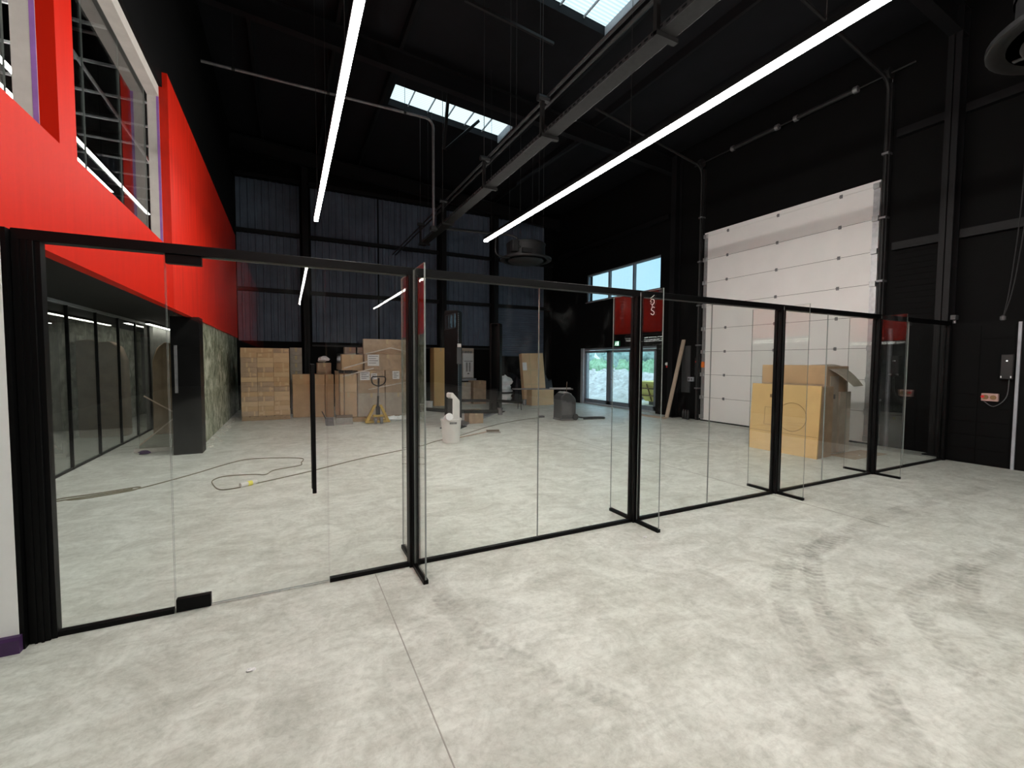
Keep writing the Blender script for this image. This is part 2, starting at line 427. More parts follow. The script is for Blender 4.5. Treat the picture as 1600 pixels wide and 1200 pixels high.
for x0, x1 in ((-1.40, .42), (.76, 2.95), (3.0, 5.15), (5.48, 7.35)):
    for z0, z1 in ((2.25, 3.83), (3.97, 5.68), (5.82, 7.4)): ribbed(x0, x1, z0, z1, .2, False, 'navy black cladding')
ribbed(7.62, 9.9, 1.85, 3.83, .09, True, 'navy black cladding'); ribbed(7.62, 9.9, 3.97, 5.68, .2, False, 'navy black cladding'); ribbed(7.62, 9.9, 5.82, 7.4, .2, False, 'navy black cladding')
for z in (3.9, 5.75, 7.5):
    for x0, x1 in ((-1.42, .45), (.72, 5.2), (5.45, 7.38), (7.6, 10.3)): MB().box(x0, x1, YB-.16, YB-.03, z-.06, z+.06).ob('wall_rail', 'steel black', wall_back)
MB().box(.76, 7.4, YB-.06, YB, 2.10, 2.16).ob('wall_rail', 'galvanised dark', wall_back)

wall_rear = struct(MB().box(XW, XR+.3, YF-.3, YF, 0, 9.4).ob('wall_rear', 'black paint'))
wall_outer = struct(MB().box(XW-.3, XW, YF, YB+.3, 0, 9.4).ob('wall_outer', 'dark office wall'))

# roof with rooflight openings
HOLES = [(2.47, 5.68, 11.38, 12.34), (4.17, 5.78, 4.4, 7.45), (2.47, 5.68, -2.2, -1.2), (2.47, 5.68, -8.6, -7.6), (2.47, 5.68, -15, -14)]  # openings behind the camera are unseen, added for fill light
m = MB(); XA, XB_ = XW-.3, XR+.3
xs = sorted(set([XA, XB_]+[h[0] for h in HOLES]+[h[1] for h in HOLES])); ys = sorted(set([YF-.3, YB+.3]+[h[2] for h in HOLES]+[h[3] for h in HOLES]))
for i in range(len(xs)-1):
    for j in range(len(ys)-1):
        x0, x1, y0, y1 = xs[i], xs[i+1], ys[j], ys[j+1]
        if any(h[0] < (x0+x1)/2 < h[1] and h[2] < (y0+y1)/2 < h[3] for h in HOLES): continue
        m.hexa([(x0, y0, rz(x0)), (x1, y0, rz(x1)), (x1, y1, rz(x1)), (x0, y1, rz(x0))], [(x0, y0, rz(x0)+.18), (x1, y0, rz(x1)+.18), (x1, y1, rz(x1)+.18), (x0, y1, rz(x0)+.18)])
ceiling = struct(m.ob('ceiling', 'roof black'))
for k, (x0, x1, y0, y1) in enumerate(HOLES):
    w = sempty('window_%d' % (k+4), (x0, y0, rz(x0)))
    n = max(2, round((x1-x0)/.53)); p = (x1-x0)/n
    for i in range(n):
        a, b = x0+i*p+.008, x0+(i+1)*p-.008
        MB().hexa([(a, y0, rz(a)+.15), (b, y0, rz(b)+.15), (b, y1, rz(b)+.15), (a, y1, rz(a)+.15)], [(a, y0, rz(a)+.16), (b, y0, rz(b)+.16), (b, y1, rz(b)+.16), (a, y1, rz(a)+.16)]).ob('pane', 'ribbed rooflight sheet', w)
        if i: MB().bar((a-.008, y0, rz(a)+.14), (a-.008, y1, rz(a)+.14), .022, .04).ob('glazing_bar', 'skylight frame', w)
    MB().bar((x1-.01, y0, rz(x1)+.06), (x1-.01, y1, rz(x1)+.06), .03, .2).ob('kerb', 'skylight frame', w)

# left wall: red cladding in front of a glazed upper floor
PIER = (4.37, 4.67); FAR = 7.85; ZB, ZS, ZT = 2.33, 3.14, 5.56
wall_left = sempty('wall_left', (XL, 0, ZB))
def red(y0, y1, z0, z1, mt='red paint'): return MB().box(XL-.10, XL, y0, y1, z0, z1).ob('cladding_panel', mt, wall_left)
red(YF, FAR, ZB, ZS); red(FAR, YB-.02, ZB, ZT, 'red scuffed paint'); red(PIER[0], PIER[1], ZS, ZT); red(YF, .6, ZS, ZT)
# unpainted plaster frame behind the cladding
for y0, y1 in ((PIER[0]-.004, PIER[1]-.02), (FAR-.004, FAR+.3), (.3, .6)):
    MB().box(XL-.23, XL-.10, y0, y1, ZS-.05, ZT).ob('plaster_jamb', 'plaster reveal', wall_left)
    MB().box(XL-.13, XL-.101, y0-.002, y1, ZS, ZT-.02).ob('masking_film', 'purple film', wall_left)
MB().box(XL-.23, XL-.10, .6, FAR, 5.22, 5.36).ob('plaster_head', 'plaster reveal', wall_left)
MB().box(XL-.23, XL-.10, .6, FAR, ZS-.12, ZS-.03).ob('plaster_sill', 'plaster reveal', wall_left)
struct(MB().box(XL-.35, XL-.06, YF, YB, 5.36, 9.2).ob('wall_left_upper', 'black paint'))
for k, (y0, y1) in enumerate(((.62, PIER[0]-.02), (PIER[1]-.01, FAR-.02))):
    w = sempty('window_%d' % (k+1), (XL-.25, y0, ZS-.03))
    n = 3
    for i in range(n):
        a, b = y0+(y1-y0)*i/n, y0+(y1-y0)*(i+1)/n
        MB().pane('x', XL-.26, .012, a+.003, b-.003, ZS-.03, 5.3).ob('pane', ['upper glass', 'glass edge'], w)
# mezzanine slab and upper room
struct(MB().box(XW, XL-.10, YF, YB, 2.42, 2.72).ob('ceiling_mezzanine', 'soffit black'))
struct(MB().box(XW, XL-.35, 14.2, 14.4, 2.72, 8.6).ob('wall_upper_room', 'dark office wall'))
for k in range(12):
    y = 4.4+k*.85
    tag(MB().bar((XW, y, 5.46), (XL-.36, y, 5.46), .03, .03).ob('ceiling_batten', 'batten white'), 'thin pale ceiling batten behind the upper windows', 'batten', 'battens in the upper room')
for x, z, l in ((-2.25, 5.3, 'thin grey conduit along the upper room ceiling, beside the glass'), (-3.1, 5.3, 'thin grey conduit along the upper room ceiling, deeper in the room')):
    tag(MB().tube([(x, 1, z), (x, 14.2, z)], .022, 8).ob('conduit', 'batten white'), l, 'conduit')
for x, y0, y1, z, l in ((-2.62, 3.2, 12.2, 4.72, 'long white linear light hanging inside the upper windows'), (-2.95, 3.0, 11.2, 4.80, 'shorter white linear light hanging in the upper room behind the longer one')):
    t = thing('linear_light', l, 'light', (x, y0, z))
    MB().box(x-.03, x+.03, y0, y1, z, z+.05).ob('housing', 'black satin metal', t)
    MB().box(x-.028, x+.028, y0+.01, y1-.01, z-.008, z).ob('diffuser', 'upper led', t)
    MB().box(x-.02, x+.02, y0+.01, y1-.01, z+.05, z+.056).ob('added_uplight', 'upper led', t)  # glowing strip added on top only to brighten the battens
    for y in (y0+.5, (y0+y1)/2, y1-.5): MB().tube([(x, y, z+.05), (x, y, rz(x))], .004, 5).ob('suspension_wire', 'wire', t)

# ground-floor office behind dark glazing
wall_glazed = sempty('wall_glazed', (-2.84, 3.6, 0))
MY = [3.6, 4.70, 5.79, 6.88, 7.97, 9.06-.42+.0, 9.73, 10.81, 11.88, 12.85]
MY = [3.6, 4.6, 5.6, 6.6, 7.6, 8.63, 9.72, 10.80, 11.85, 12.85]
for i in range(len(MY)-1): MB().pane('x', -2.84, .012, MY[i]+.004, MY[i+1]-.004, .03, 2.38).ob('pane', ['tinted glass', 'glass edge'], wall_glazed)
for y in MY[1:]: MB().box(-2.855, -2.815, y-.014, y+.014, 0, 2.40).ob('mullion', 'black satin metal', wall_glazed)
MB().box(-2.86, -2.82, 3.6, 12.85, 0, .03).ob('floor_channel', 'black satin metal', wall_glazed)
MB().box(-2.86, -2.80, 3.6, 12.85, 2.38, 2.42).ob('head_channel', 'frame pale', wall_glazed)
struct(MB().box(-5.7, -5.5, 3.5, YB, 0, 2.42).ob('wall_office', 'dark office wall'))
struct(MB().box(-5.5, -2.9, 13.4, 13.55, 0, 2.42).ob('wall_office_end', 'dark office wall'))
struct(MB().box(-2.9, -2.75, 12.86, YB, 0, 2.42).ob('wall_corridor', 'dark office wall'))
struct(MB().box(-5.5, -5.46, 3.5, 13.4, 1.52, 1.60).ob('trim_1', 'black satin metal'))
struct(MB().box(-5.5, -5.45, 3.5, 13.4, 0, .12).ob('baseboard_office', 'black satin metal'))
for x, y0, y1, l in ((-2.66, 12.0, 16.0, 'white linear light under the mezzanine soffit past the end of the dark glazing'), (-3.55, 6.5, 15-2.0, 'white linear ceiling light in the glazed office nearest the glass'), (-4.5, 7.0, 12.9, 'white linear ceiling light along the middle of the glazed office'), (-5.25, 8.5, 12.9, 'white linear ceiling light along the far wall of the glazed office')):
    t = thing('linear_light', l, 'light', (x, y0, 2.36))
    MB().box(x-.035, x+.035, y0, y1, 2.375, 2.42).ob('housing', 'black satin metal', t)
    MB().box(x-.03, x+.03, y0+.01, y1-.01, 2.365, 2.375).ob('diffuser', 'office led', t)

# camouflage wall under the mezzanine
struct(MB().box(-1.78, -1.46, 9.62, YB, 0, 2.42).ob('wall_camouflage', 'green camouflage paint'))
m = MB(); random.seed(3)
for i in range(90):
    y = 9.8+random.random()*5.2; x = -1.44+abs(random.gauss(0, .09)); s = random.uniform(.008, .03)
    m.lathe([(s*1.6, 0), (s*1.2, s*.5), (s*.3, s*.8)], 6, (x, y, 0))
dust = m.ob('plaster_debris', 'dust plaster'); tag(dust, 'pale plaster crumbs swept along the foot of the camouflage wall', 'debris'); dust['kind'] = 'stuff'

# white wall end and plum skirting at the near left
struct(MB().box(-4.2, -1.347, 3.345, 3.50, 0, 2.26).ob('wall_left_end', 'white wall paint'))
struct(MB().box(-1.347, -1.327, 3.345, 3.50, 0, 2.30).ob('trim_2', 'black satin metal'))
m = MB(); m.prism([(3.345, 0), (3.307, 0), (3.307, .075), (3.32, .088), (3.345, .09)], 'x', -4.2, -1.335); struct(m.ob('baseboard_left', 'plum skirting'))

# lower block wall with ledge at the near right
wl_ = struct(MB().box(9.87, XR, 2.64, 3.42, 0, 2.28).ob('wall_right_lower', 'black paint'))
for r in range(10):
    for c in range(2):
        y0 = 2.66+c*.38+(0.0 if r % 2 else -.0); MB().box(9.862, 9.87, y0+.006, y0+.37, .03+r*.22, .03+r*.22+.21).ob('block', 'black paint', wl_)
struct(MB().box(9.87, 9.93, 1.2, 2.6, 0, 2.2).ob('door_3', 'black satin metal'))
struct(MB().box(9.84, 9.93, 2.60, 2.635, 0, 2.25).ob('trim_3', 'frame pale'))
struct(MB().box(9.87, XR, -8, 1.2, 0, 2.28).ob('wall_right_near', 'black paint'))
struct(MB().box(9.87, XR, 1.2, 2.64, 2.2, 2.28).ob('trim_4', 'black paint'))

# ------------------------------------------------------------------ steel frame
def column(x, y, top, along, label, group):
    m = MB(); d, b, tf, tw = .26, .18, .02, .014
    if along == 'x': m.box(x-d/2, x-d/2+tf, y-b/2, y+b/2, 0, top); m.box(x+d/2-tf, x+d/2, y-b/2, y+b/2, 0, top); m.box(x-d/2, x+d/2, y-tw/2, y+tw/2, 0, top)
    else: m.box(x-b/2, x+b/2, y-d/2, y-d/2+tf, 0, top); m.box(x-b/2, x+b/2, y+d/2-tf, y+d/2, 0, top); m.box(x-tw/2, x+tw/2, y-d/2, y+d/2, 0, top)
    t = thing('steel_column', label, 'column', (x, y, 0), 0, group)
    m.ob('shaft', 'steel black', t); MB().box(x-.16, x+.16, y-.16, y+.16, 0, .02).ob('base_plate', 'steel black', t)
column(10.2, 3.62, rz(10.2)-.2, 'x', 'black steel column at the end of the glass partition', None)
column(10.2, 9.72, rz(10.2)-.2, 'x', 'black steel column between the white sectional door and the glazed exit', None)
column(.58, 16.5, rz(.58), 'y', 'black steel column on the ribbed back wall, behind the stacked cartons', None)
column(5.32, 16.5, rz(5.32), 'y', 'black steel column on the back wall beside the tall upright carton', None)
column(7.48, 16.5, rz(7.48), 'y', 'black steel column on the back wall where horizontal ribs begin', None)
for y, lab in ((3.62, 'black steel rafter over the glass partition'), (9.9, 'black steel rafter meeting the column between sectional door and glazed exit'), (16.2, 'black steel rafter close to the ribbed back wall')):
    x0, x1 = XL-.1, 10.3
    m = MB()
    for dz, w, h in ((-.21, .18, .02), (-.42, .014, .42), (-.63, .18, .02)): m.bar((x0, y, rz(x0)+dz), (x1, y, rz(x1)+dz), w, h)
    tag(m.ob('roof_rafter', 'steel black'), lab, 'beam')
for x in (-.6, 1.0, 2.25, 5.9, 7.3, 8.8):
    z = rz(x)-.1
    tag(MB().box(x-.035, x+.035, YF, YB, z-.1, rz(x+.035)).ob('roof_purlin', 'steel black'), 'black purlin running lengthwise under the dark roof', 'beam', 'roof purlins')
m = MB().bar((2.9, 7.72, 7.98), (4.75, 7.75, 7.82), .05, .05); tag(m.ob('roof_tie', 'galvanised dark'), 'thin dark tie bar beside the large rooflight', 'brace')
for a, b, l in (((3.66, 10.9, 8.24), (3.66, 11.3, 7.05), 'upright dark brace crossing below the long rooflight'), ((3.72, 11.3, 7.05), (4.75, 11.6, 8.15), 'slanted dark brace crossing below the long rooflight'), ((7.1, 9.9, 7.5), (6.3, 12.3, 7.0), 'dark brace slanting from the rafter toward the back wall')):
    tag(MB().bar(a, b, .07, .07).ob('roof_brace', 'steel black'), l, 'brace')
# mezzanine column
t = thing('steel_column', 'boxed black column under the red mezzanine edge', 'column', (-1.57, 9.43, 0))
MB().box(-1.75, -1.345, 9.23, 9.60, 0, 2.335).ob('casing', 'black satin metal', t)
MB().box(-1.70, -1.66, 9.20, 9.23, 1.05, 1.85).ob('pull_strip', 'dull steel', t)

# ------------------------------------------------------------------ sectional door in the right wall
door = sempty('door_1', (XD, 6.74, 0)); y0, y1 = DOORY[0]-.02, DOORY[1]+.02
ZL = [.03]+[.03+.628*i for i in range(1, 9)]
for i in range(8):
    m = MB().box(XD, XD+.045, y0, y1, ZL[i]+.004, ZL[i+1]-.004); m.ob('section_panel', 'door white', door)
    if i: MB().box(XD+.004, XD+.05, y0, y1, ZL[i]-.006, ZL[i]+.006).ob('joint_shade_strip', 'joint shade', door)  # strip added to stop daylight in the gap, groove shade in its colour
MB().box(XD, XD+.045, y0, y1, ZL[8]+.002, 5.16).ob('top_panel', 'door white', door)
MB().box(XD-.01, XD+.05, y0, y1, 0, .03).ob('bottom_seal', 'rubber seal', door)
for y in (y0, y1-.11): MB().box(XD-.006, XD, y, y+.11, .05, 5.12).ob('end_plate', 'galvanised', door)
hm = MB().box(-.016, 0, -.025, .025, -.035, .035).tube([(-.018, -.03, 0), (-.018, .03, 0)], .01, 6).mesh('hinge', 'dull steel')
for z in ZL[1:]:
    for y in (5.39, 6.72, 8.05):
        o = bpy.data.objects.new('hinge', hm); COL.objects.link(o); o.parent = door; o.location = (0, y-6.74, z)
em = MB().box(-.05, 0, -.05, .05, -.05, .05).mesh('roller_bracket', 'galvanised')
for z in [.12]+ZL[1:]:
    for y in (y0+.05, y1-.05):
        o = bpy.data.objects.new('roller_bracket', em); COL.objects.link(o); o.parent = door; o.location = (-.006, y-6.74, z)
for y in (y0-.09, y1+.09):
    path = [(XD-.07, y, .02), (XD-.07, y, 6.72)]
    for k in range(1, 7):
        a = k/6*math.radians(78); path.append((XD-.07-.28*(1-math.cos(a)), y, 6.72+.28*math.sin(a)))
    path.append((6.6, y, 7.62))
    MB().tube(path, .03, 8).ob('track', 'galvanised dark', door, smooth=True)
    MB().box(XD-.04, XR, y-.05, y+.05, .0, 6.9).ob('track_angle', 'galvanised dark', door)
    MB().lathe([(.02, -.05), (.11, -.05), (.11, .05), (.02, .05)], 16, (0, 0, 0)).ob('cable_drum', 'galvanised dark', door, local=True).matrix_local = Matrix.Translation((-.1, y-6.74, 7.05)) @ Matrix.Rotation(PI/2, 4, 'X')
    MB().tube([(XD-.03, y-.04 if y < 6 else y+.04, .1), (XD-.03, y-.04 if y < 6 else y+.04, 7.0)], .006, 5).ob('lift_cable', 'galvanised', door)
    for z in (.9, 2.1, 3.2, 4.4, 5.6): MB().box(XD-.1, XR, y-.055, y+.055, z-.02, z+.02).ob('track_bracket', 'dull steel', door)
MB().tube([(XD-.1, 4.2, 7.05), (XD-.1, 9.1, 7.05)], .016, 8).ob('shaft', 'galvanised dark', door)
for a, b in ((5.15, 6.32), (6.75, 7.9)):
    MB().tube([(XD-.1, a, 7.05), (XD-.1, b, 7.05)], .05, 12).ob('torsion_spring', 'galvanised dark', door, smooth=True)
    for y in (a, b): MB().tube([(XD-.1, y-.04, 7.05), (XD-.1, y+.04, 7.05)], .065, 12).ob('spring_cone', 'dull steel', door, smooth=True)
MB().box(XD-.04, XD-.006, y1-.10, y1-.02, 1.48, 1.64).ob('safety_sensor', 'orange plastic', door)

# window high in the right wall, and its twin behind the camera
for k, (a, b, z0, z1) in enumerate((WIN, WIN2)):
    w = sempty('window_%d' % (10+k), (XR+.1, a, z0)); X = XR+.1
    MB().box(X-.04, X+.06, a, b, z0, z0+.05).box(X-.04, X+.06, a, b, z1-.05, z1).box(X-.04, X+.06, a, a+.05, z0, z1).box(X-.04, X+.06, b-.05, b, z0, z1).ob('window_frame', 'frame grey', w)
    n = 3; p = (b-a)/n
    for i in range(1, n): MB().box(X-.04, X+.06, a+i*p-.035, a+i*p+.035, z0+.05, z1-.05).ob('mullion', 'frame grey', w)
    for i in range(n): MB().pane('x', X+.01, .02, a+i*p+.045, a+(i+1)*p-.045, z0+.05, z1-.05).ob('pane', ['door pane glass', 'glass edge'], w)
    MB().box(XR-.02, XR+.3, a-.02, b+.02, z0-.02, z0).ob('window_sill', 'frame pale', w)

# glazed exit: two side lights and a pair of doors
ex = sempty('door_2', (XR+.1, 12.5, 0)); X = XR+.12
MB().box(X-.05, X+.06, 10.55, 14.60, 2.07, 2.15).ob('head_frame', 'frame grey', ex)
MB().box(X-.06, X+.08, 10.55, 14.60, 0, .05).ob('threshold', 'frame pale', ex)
for y in (10.58, 14.56): MB().box(X-.05, X+.06, y-.04, y+.04, .05, 2.07).ob('door_jamb', 'frame grey', ex)
MB().box(XR-.002, XR+.3, 14.45, 14.6, 0, 2.15).ob('reveal_lining', 'frame pale', ex)
def leaf(a, b):
    l = MB().box(X-.03, X+.03, a, a+.11, .06, 2.06).box(X-.03, X+.03, b-.11, b, .06, 2.06).box(X-.03, X+.03, a, b, .06, .20).box(X-.03, X+.03, a, b, 1.97, 2.06).ob('door_leaf', 'frame grey', ex)
    MB().pane('x', X, .02, a+.11, b-.11, .20, 1.97).ob('pane', ['exit glass', 'glass edge'], l)
    return l
leaf(13.0, 14.50); l = leaf(11.80, 12.98); MB().tube([(X-.03, 12.82, 1.0), (X-.08, 12.82, 1.0), (X-.08, 12.7, 1.0)], .012, 6).ob('door_handle', 'dull steel', l)
MB().box(X-.05, X+.06, 11.64, 11.78, .05, 2.07).ob('door_post', 'frame pale', ex)
leaf(10.63, 11.63)

# ------------------------------------------------------------------ outside
struct(MB().box(XR+.3, 120, -60, 160, -.3, -.04).ob('ground', 'ground gravel'))
m = MB(); random.seed(11); nx, ny = 26, 40; vs = []
for i in range(nx):
    for j in range(ny):
        x = 13.4+i*.3; y = 15.0+j*.36; e = math.sin(PI*i/(nx-1))**.7*math.sin(PI*min(1, (j+2)/(ny))**.8)**.5 if j < ny-1 else 0
        h = -.05+1.25*max(0, e)*(.75+.25*math.sin(i*.9+j*.5))+(random.uniform(-.1, .1) if 0 < i < nx-1 and 0 < j < ny-1 else 0); vs.append((x, y, h))
m.add(vs, [(i*ny+j, (i+1)*ny+j, (i+1)*ny+j+1, i*ny+j+1) for i in range(nx-1) for j in range(ny-1)])
for k in range(260):
    x, y = random.uniform(13.8, 17.5), random.uniform(17.6, 28); s = random.uniform(.05, .16); i = int((x-13.4)/.3); j = int((y-15.0)/.36); z = vs[i*ny+min(j, ny-1)][2]
    m.T = Matrix.Translation((x, y, z)) @ Matrix.Rotation(random.random()*3, 4, Vector((random.random(), random.random(), random.random()+.1))); m.box(-s, s, -s*.7, s*.7, -s*.5, s*.5)
m.T = None
o = m.ob('rubble_heap', 'rubble'); tag(o, 'heap of pale broken rubble outside the glazed exit', 'rubble'); o['kind'] = 'stuff'
sk = thing('waste_skip', 'yellow steel skip standing outside beyond the glazed exit', 'skip', (13.2, 12.6, -.04))
MB().hexa([(12.6, 11.4, .1), (13.9, 11.4, .1), (13.9, 13.4, .1), (12.6, 13.4, .1)], [(12.3, 11.1, .80), (14.2, 11.1, .80), (14.2, 13.72, .80), (12.3, 13.72, .80)]).ob('body', 'site yellow', sk)
MB().box(12.24, 14.26, 11.05, 13.78, .80, .88).ob('rim', 'site yellow', sk); MB().box(12.7, 13.8, 11.5, 13.3, -.04, .1).ob('skid', 'rubber grey', sk)
for y in (11.6, 12.3, 13.0): MB().bar((12.56, y, .12), (12.28, y, .79), .04, .03, (0, 1, 0)).ob('rib', 'brown print', sk)
for z in (.34, .62): MB().bar((12.50-.42*(z-.1), 11.2, z), (12.50-.42*(z-.1), 13.6, z), .03, .05).ob('stripe', 'brown print', sk)
def blob(m, c, r, seed):
    rnd = random.Random(seed); n, k = 12, 8; ph = [rnd.uniform(0, 6) for _ in range(4)]
    vs = []; fs = []
    for i in range(k+1):
        th = PI*i/k
        for j in range(n):
            a = 2*PI*j/n; q = 1+.18*math.sin(3*a+ph[0]+2*th)+.14*math.sin(5*th+ph[1]+a)+.1*rnd.uniform(-1, 1)
            vs.append((c[0]+r[0]*q*math.sin(th)*math.cos(a), c[1]+r[1]*q*math.sin(th)*math.sin(a), c[2]+r[2]*q*math.cos(th)))
    for i in range(k):
        for j in range(n): fs.append((i*n+j, i*n+(j+1) % n, (i+1)*n+(j+1) % n, (i+1)*n+j))
    m.add(vs, fs)
for k, (x, y, h, l) in enumerate(((22.6, 16.6, 1.7, 'low green shrub beyond the yellow skip'), (22.5, 24.3, 1.6, 'low green shrub just behind the rubble heap'), (22.5, 31, 1.7, 'low green shrub at the far end of the rubble heap'))):
    t = thing('shrub', l, 'shrub', (x, y, -.04)); m = MB()
    for q in range(5): blob(m, (x+random.uniform(-.5, .5), y+(q-2)*.9, h*.55), (.9, 1.0, h*.5), q+k*9)
    m.ob('foliage', 'hedge leaves', t, smooth=True); MB().tube([(x, y, -.04), (x, y, .5)], .06, 6).ob('stem', 'bark', t)
for k, (x, y, h) in enumerate(((60, 62, 6), (64, 76, 7), (62, 90, 5.5), (66, 104, 7), (60, 118, 6.5))):
    t = thing('tree', 'hazy pale green tree on the skyline beyond the exit', 'tree', (x, y, -.04), 0, 'trees beyond the site'); m = MB()
    for q in range(6): blob(m, (x+random.uniform(-2, 2), y+random.uniform(-3, 3), h*random.uniform(.4, .75)), (2.6, 3.2, h*.3), q+k*7+50)
    m.ob('crown', 'tree leaves', t, smooth=True); MB().tube([(x, y, -.04), (x, y, h*.5)], .3, 8).ob('trunk', 'bark', t)

# ------------------------------------------------------------------ glass partition
YP, PH = 3.43, 2.31
PX = [-1.281, .86, 3.10, 5.36, 7.60, 9.80]; PW = [.09, .085, .085, .085, .085, .085]
gp = thing('glass_partition', 'black framed glass partition crossing the concrete floor', 'partition', (4.2, YP, 0))
for x, w in zip(PX, PW):
    po = MB().box(x-w/2, x+w/2, YP-.045, YP+.045, 0, PH-.06).ob('post', 'black satin metal', gp, bevel=.003)
    for dx in (-.014, .014): MB().box(x+dx-.006, x+dx+.006, YP-.052, YP-.045, 0, PH-.06).ob('cover_strip', 'black satin metal', po)
MB().box(-1.236, -1.213, YP-.03, YP+.03, 0, PH-.06).ob('wall_channel', 'black satin metal', gp)
MB().box(PX[0]-.045, PX[-1]+.05, YP-.04, YP+.04, PH-.06, PH).ob('top_rail', 'black satin metal', gp, bevel=.003)
def glassp(a, b, z0=.028, z1=PH-.055): return MB().pane('y', YP, .012, a, b, z0, z1).ob('pane', ['clear glass', 'glass edge'], gp)
def rail(a, b): MB().box(a, b, YP-.02, YP+.02, 0, .03).ob('bottom_rail', 'black satin metal', gp)
glassp(-1.22, -.668); rail(-1.22, -.67); glassp(.246, .82); rail(.245, .82)
for i in range(1, 5):
    a, b = PX[i]+.0425, PX[i+1]-.0425; c = (1.98, 4.165, 6.36, 8.50)[i-1]
    glassp(a, c-.0025); glassp(c+.0025, b); rail(a, b)
for i in range(1, 5):
    x = PX[i]+.0
    for a, b in ((YP-.345, YP-.046), (YP+.046, YP+.36)):
        fn = MB().pane('x', x, .012, a, b, .03, PH-.02).ob('stabiliser_fin', ['clear glass', 'glass edge'], gp)
        MB().box(x-.018, x+.018, a-.005, b, 0, .03).ob('fin_channel', 'black satin metal', fn)
# grease-pencil scrawl on the fin glass
sc = MB()
sx = PX[2]-.0075
def sp(pts): sc.tube(bez([(sx, YP-.235+u*.6, 2.165+v*.6) for u, v in pts], 5), .0028, 5)
sp([(.07, -.16), (.02, -.185), (-.005, -.15), (.03, -.12), (.06, -.1), (.03, -.06), (-.01, -.075)])
sp([(.05, -.05), (-.0, .01)]); sp([(.08, .0), (.04, -.02), (.0, .0), (.01, .05), (.06, .06), (.08, .03), (.05, .015)]); sp([(.08, .08), (.0, .12)])
sc.ob('scrawl', 'chalk white', gp)
# hinged door
dr = thing('glass_door', 'frameless glass door with long black pull handle and corner hinges', 'door', (-.21, YP, 0))
MB().pane('y', YP, .012, -.662, .240, .012, PH-.065).ob('pane', ['clear glass', 'glass edge'], dr)
MB().box(-.660, -.475, YP-.022, YP+.022, .004, .085).ob('floor_hinge', 'black satin metal', dr, bevel=.003)
MB().box(-.660, -.475, YP-.022, YP+.022, PH-.118, PH-.06).ob('top_hinge', 'black satin metal', dr, bevel=.003)
for s in (-1, 1):
    h = MB().box(.137, .163, YP+s*.065-.013, YP+s*.065+.013, .68, 1.58).ob('pull_handle', 'black satin metal', dr, bevel=.003)
    for z in (.80, 1.46): MB().tube([(.15, YP+s*.006, z), (.15, YP+s*.055, z)], .008, 8).ob('standoff', 'black satin metal', h)

# ------------------------------------------------------------------ ceiling services
for x, ya, yb, l in ((.56, -18.5, 10.12, 'long bright white linear light nearest the red wall'), (4.25, -18.5, 9.95, 'long bright white linear light running above the partition toward the round fan unit')):
    t = thing('linear_light', l, 'light', (x, 0, 4.5))
    MB().box(x-.04, x+.04, ya, yb, 4.50, 4.56).ob('housing', 'black satin metal', t)
    MB().box(x-.034, x+.034, -3.0, yb-.01, 4.455, 4.50).ob('diffuser', 'led diffuser', t)
    MB().box(x-.034, x+.034, ya+.01, -3.02, 4.455, 4.50).ob('diffuser', 'led diffuser dimmed', t)
    for y in (-18, -15, -12, -9, -6, -3, 0, 2.4, 4.9, 7.4, 9.6): MB().tube([(x, y, 4.56), (x, y, rz(x))], .004, 5).ob('suspension_wire', 'wire', t)

TX, TZ = 3.47, 4.9
ct = thing('cable_tray', 'dark perforated cable tray hung below the roof', 'tray', (TX, 5, TZ))
MB().box(TX-.1, TX+.1, -6, 12.75, TZ, TZ+.006).ob('tray_floor', 'tray black', ct)
for s in (-1, 1):
    x = TX+s*.1; m = MB().box(x-.004, x+.004, -6, 12.75, TZ, TZ+.022).box(x-.004, x+.004, -6, 12.75, TZ+.05, TZ+.06)
    for k in range(188):
        y = -6+k*.1; m.box(x-.004, x+.004, y, y+.04, TZ+.022, TZ+.05)
    m.ob('side_rail', 'galvanised dark', ct)
for y in (-1.5, 1.2, 3.5, 5.75, 7.9, 10.4, 12.4):
    h = MB().box(TX-.15, TX-.1, y-.025, y+.025, TZ-.03, 5.42).box(TX-.15, TX+.14, y-.03, y+.03, TZ-.045, TZ).ob('hanger', 'tray black', ct)
    MB().tube([(TX-.125, y, 5.4), (TX-.125, y, rz(TX))], .006, 6).ob('threaded_rod', 'wire', h)
    MB().tube([(TX-.2, y, 5.4), (TX-.02, y, 5.4)], .05, 8).ob('clamp', 'steel black', h)
for dx, l in ((-.02, 'black conduit running above the cable tray on the tray side'), (.09, 'black conduit running above the cable tray on the fan side')):
    t = thing('conduit', l, 'conduit', (TX+dx, 5, 5.42)); MB().tube([(TX+dx, -6, 5.47), (TX+dx, 16.6, 5.47)], .022, 8).ob('pipe', 'galvanised dark', t)
    for y in (-3, 2, 7, 12, 16): MB().tube([(TX+dx, y, 5.47), (TX+dx, y, rz(TX))], .004, 5).ob('suspension_wire', 'wire', t)
pts = [(-1.45, 11, 7.55), (3.1, 11, 7.55)]+[(3.1+.2*math.sin(a), 11, 7.35+.2*math.cos(a)) for a in (.4, .8, 1.2, PI/2)]+[(3.3, 11, 4.93)]
t = thing('drop_pipe', 'dark grey pipe crossing under the roof and dropping to the cable tray', 'pipe', (3.3, 11, 4.9))
MB().tube(pts, .03, 10).ob('pipe', 'dull steel', t, smooth=True)
for x in (-.9, .9, 2.6): MB().tube([(x, 11, 7.55), (x, 11, rz(x))], .006, 5).ob('hanger_rod', 'wire', t); MB().tube([(x-.03, 11, 7.55), (x+.03, 11, 7.55)], .04, 10).ob('clip', 'galvanised dark', t)
MB().box(3.22, 3.38, 10.92, 11.08, 4.87, 4.96).ob('junction_box', 'galvanised dark', t)

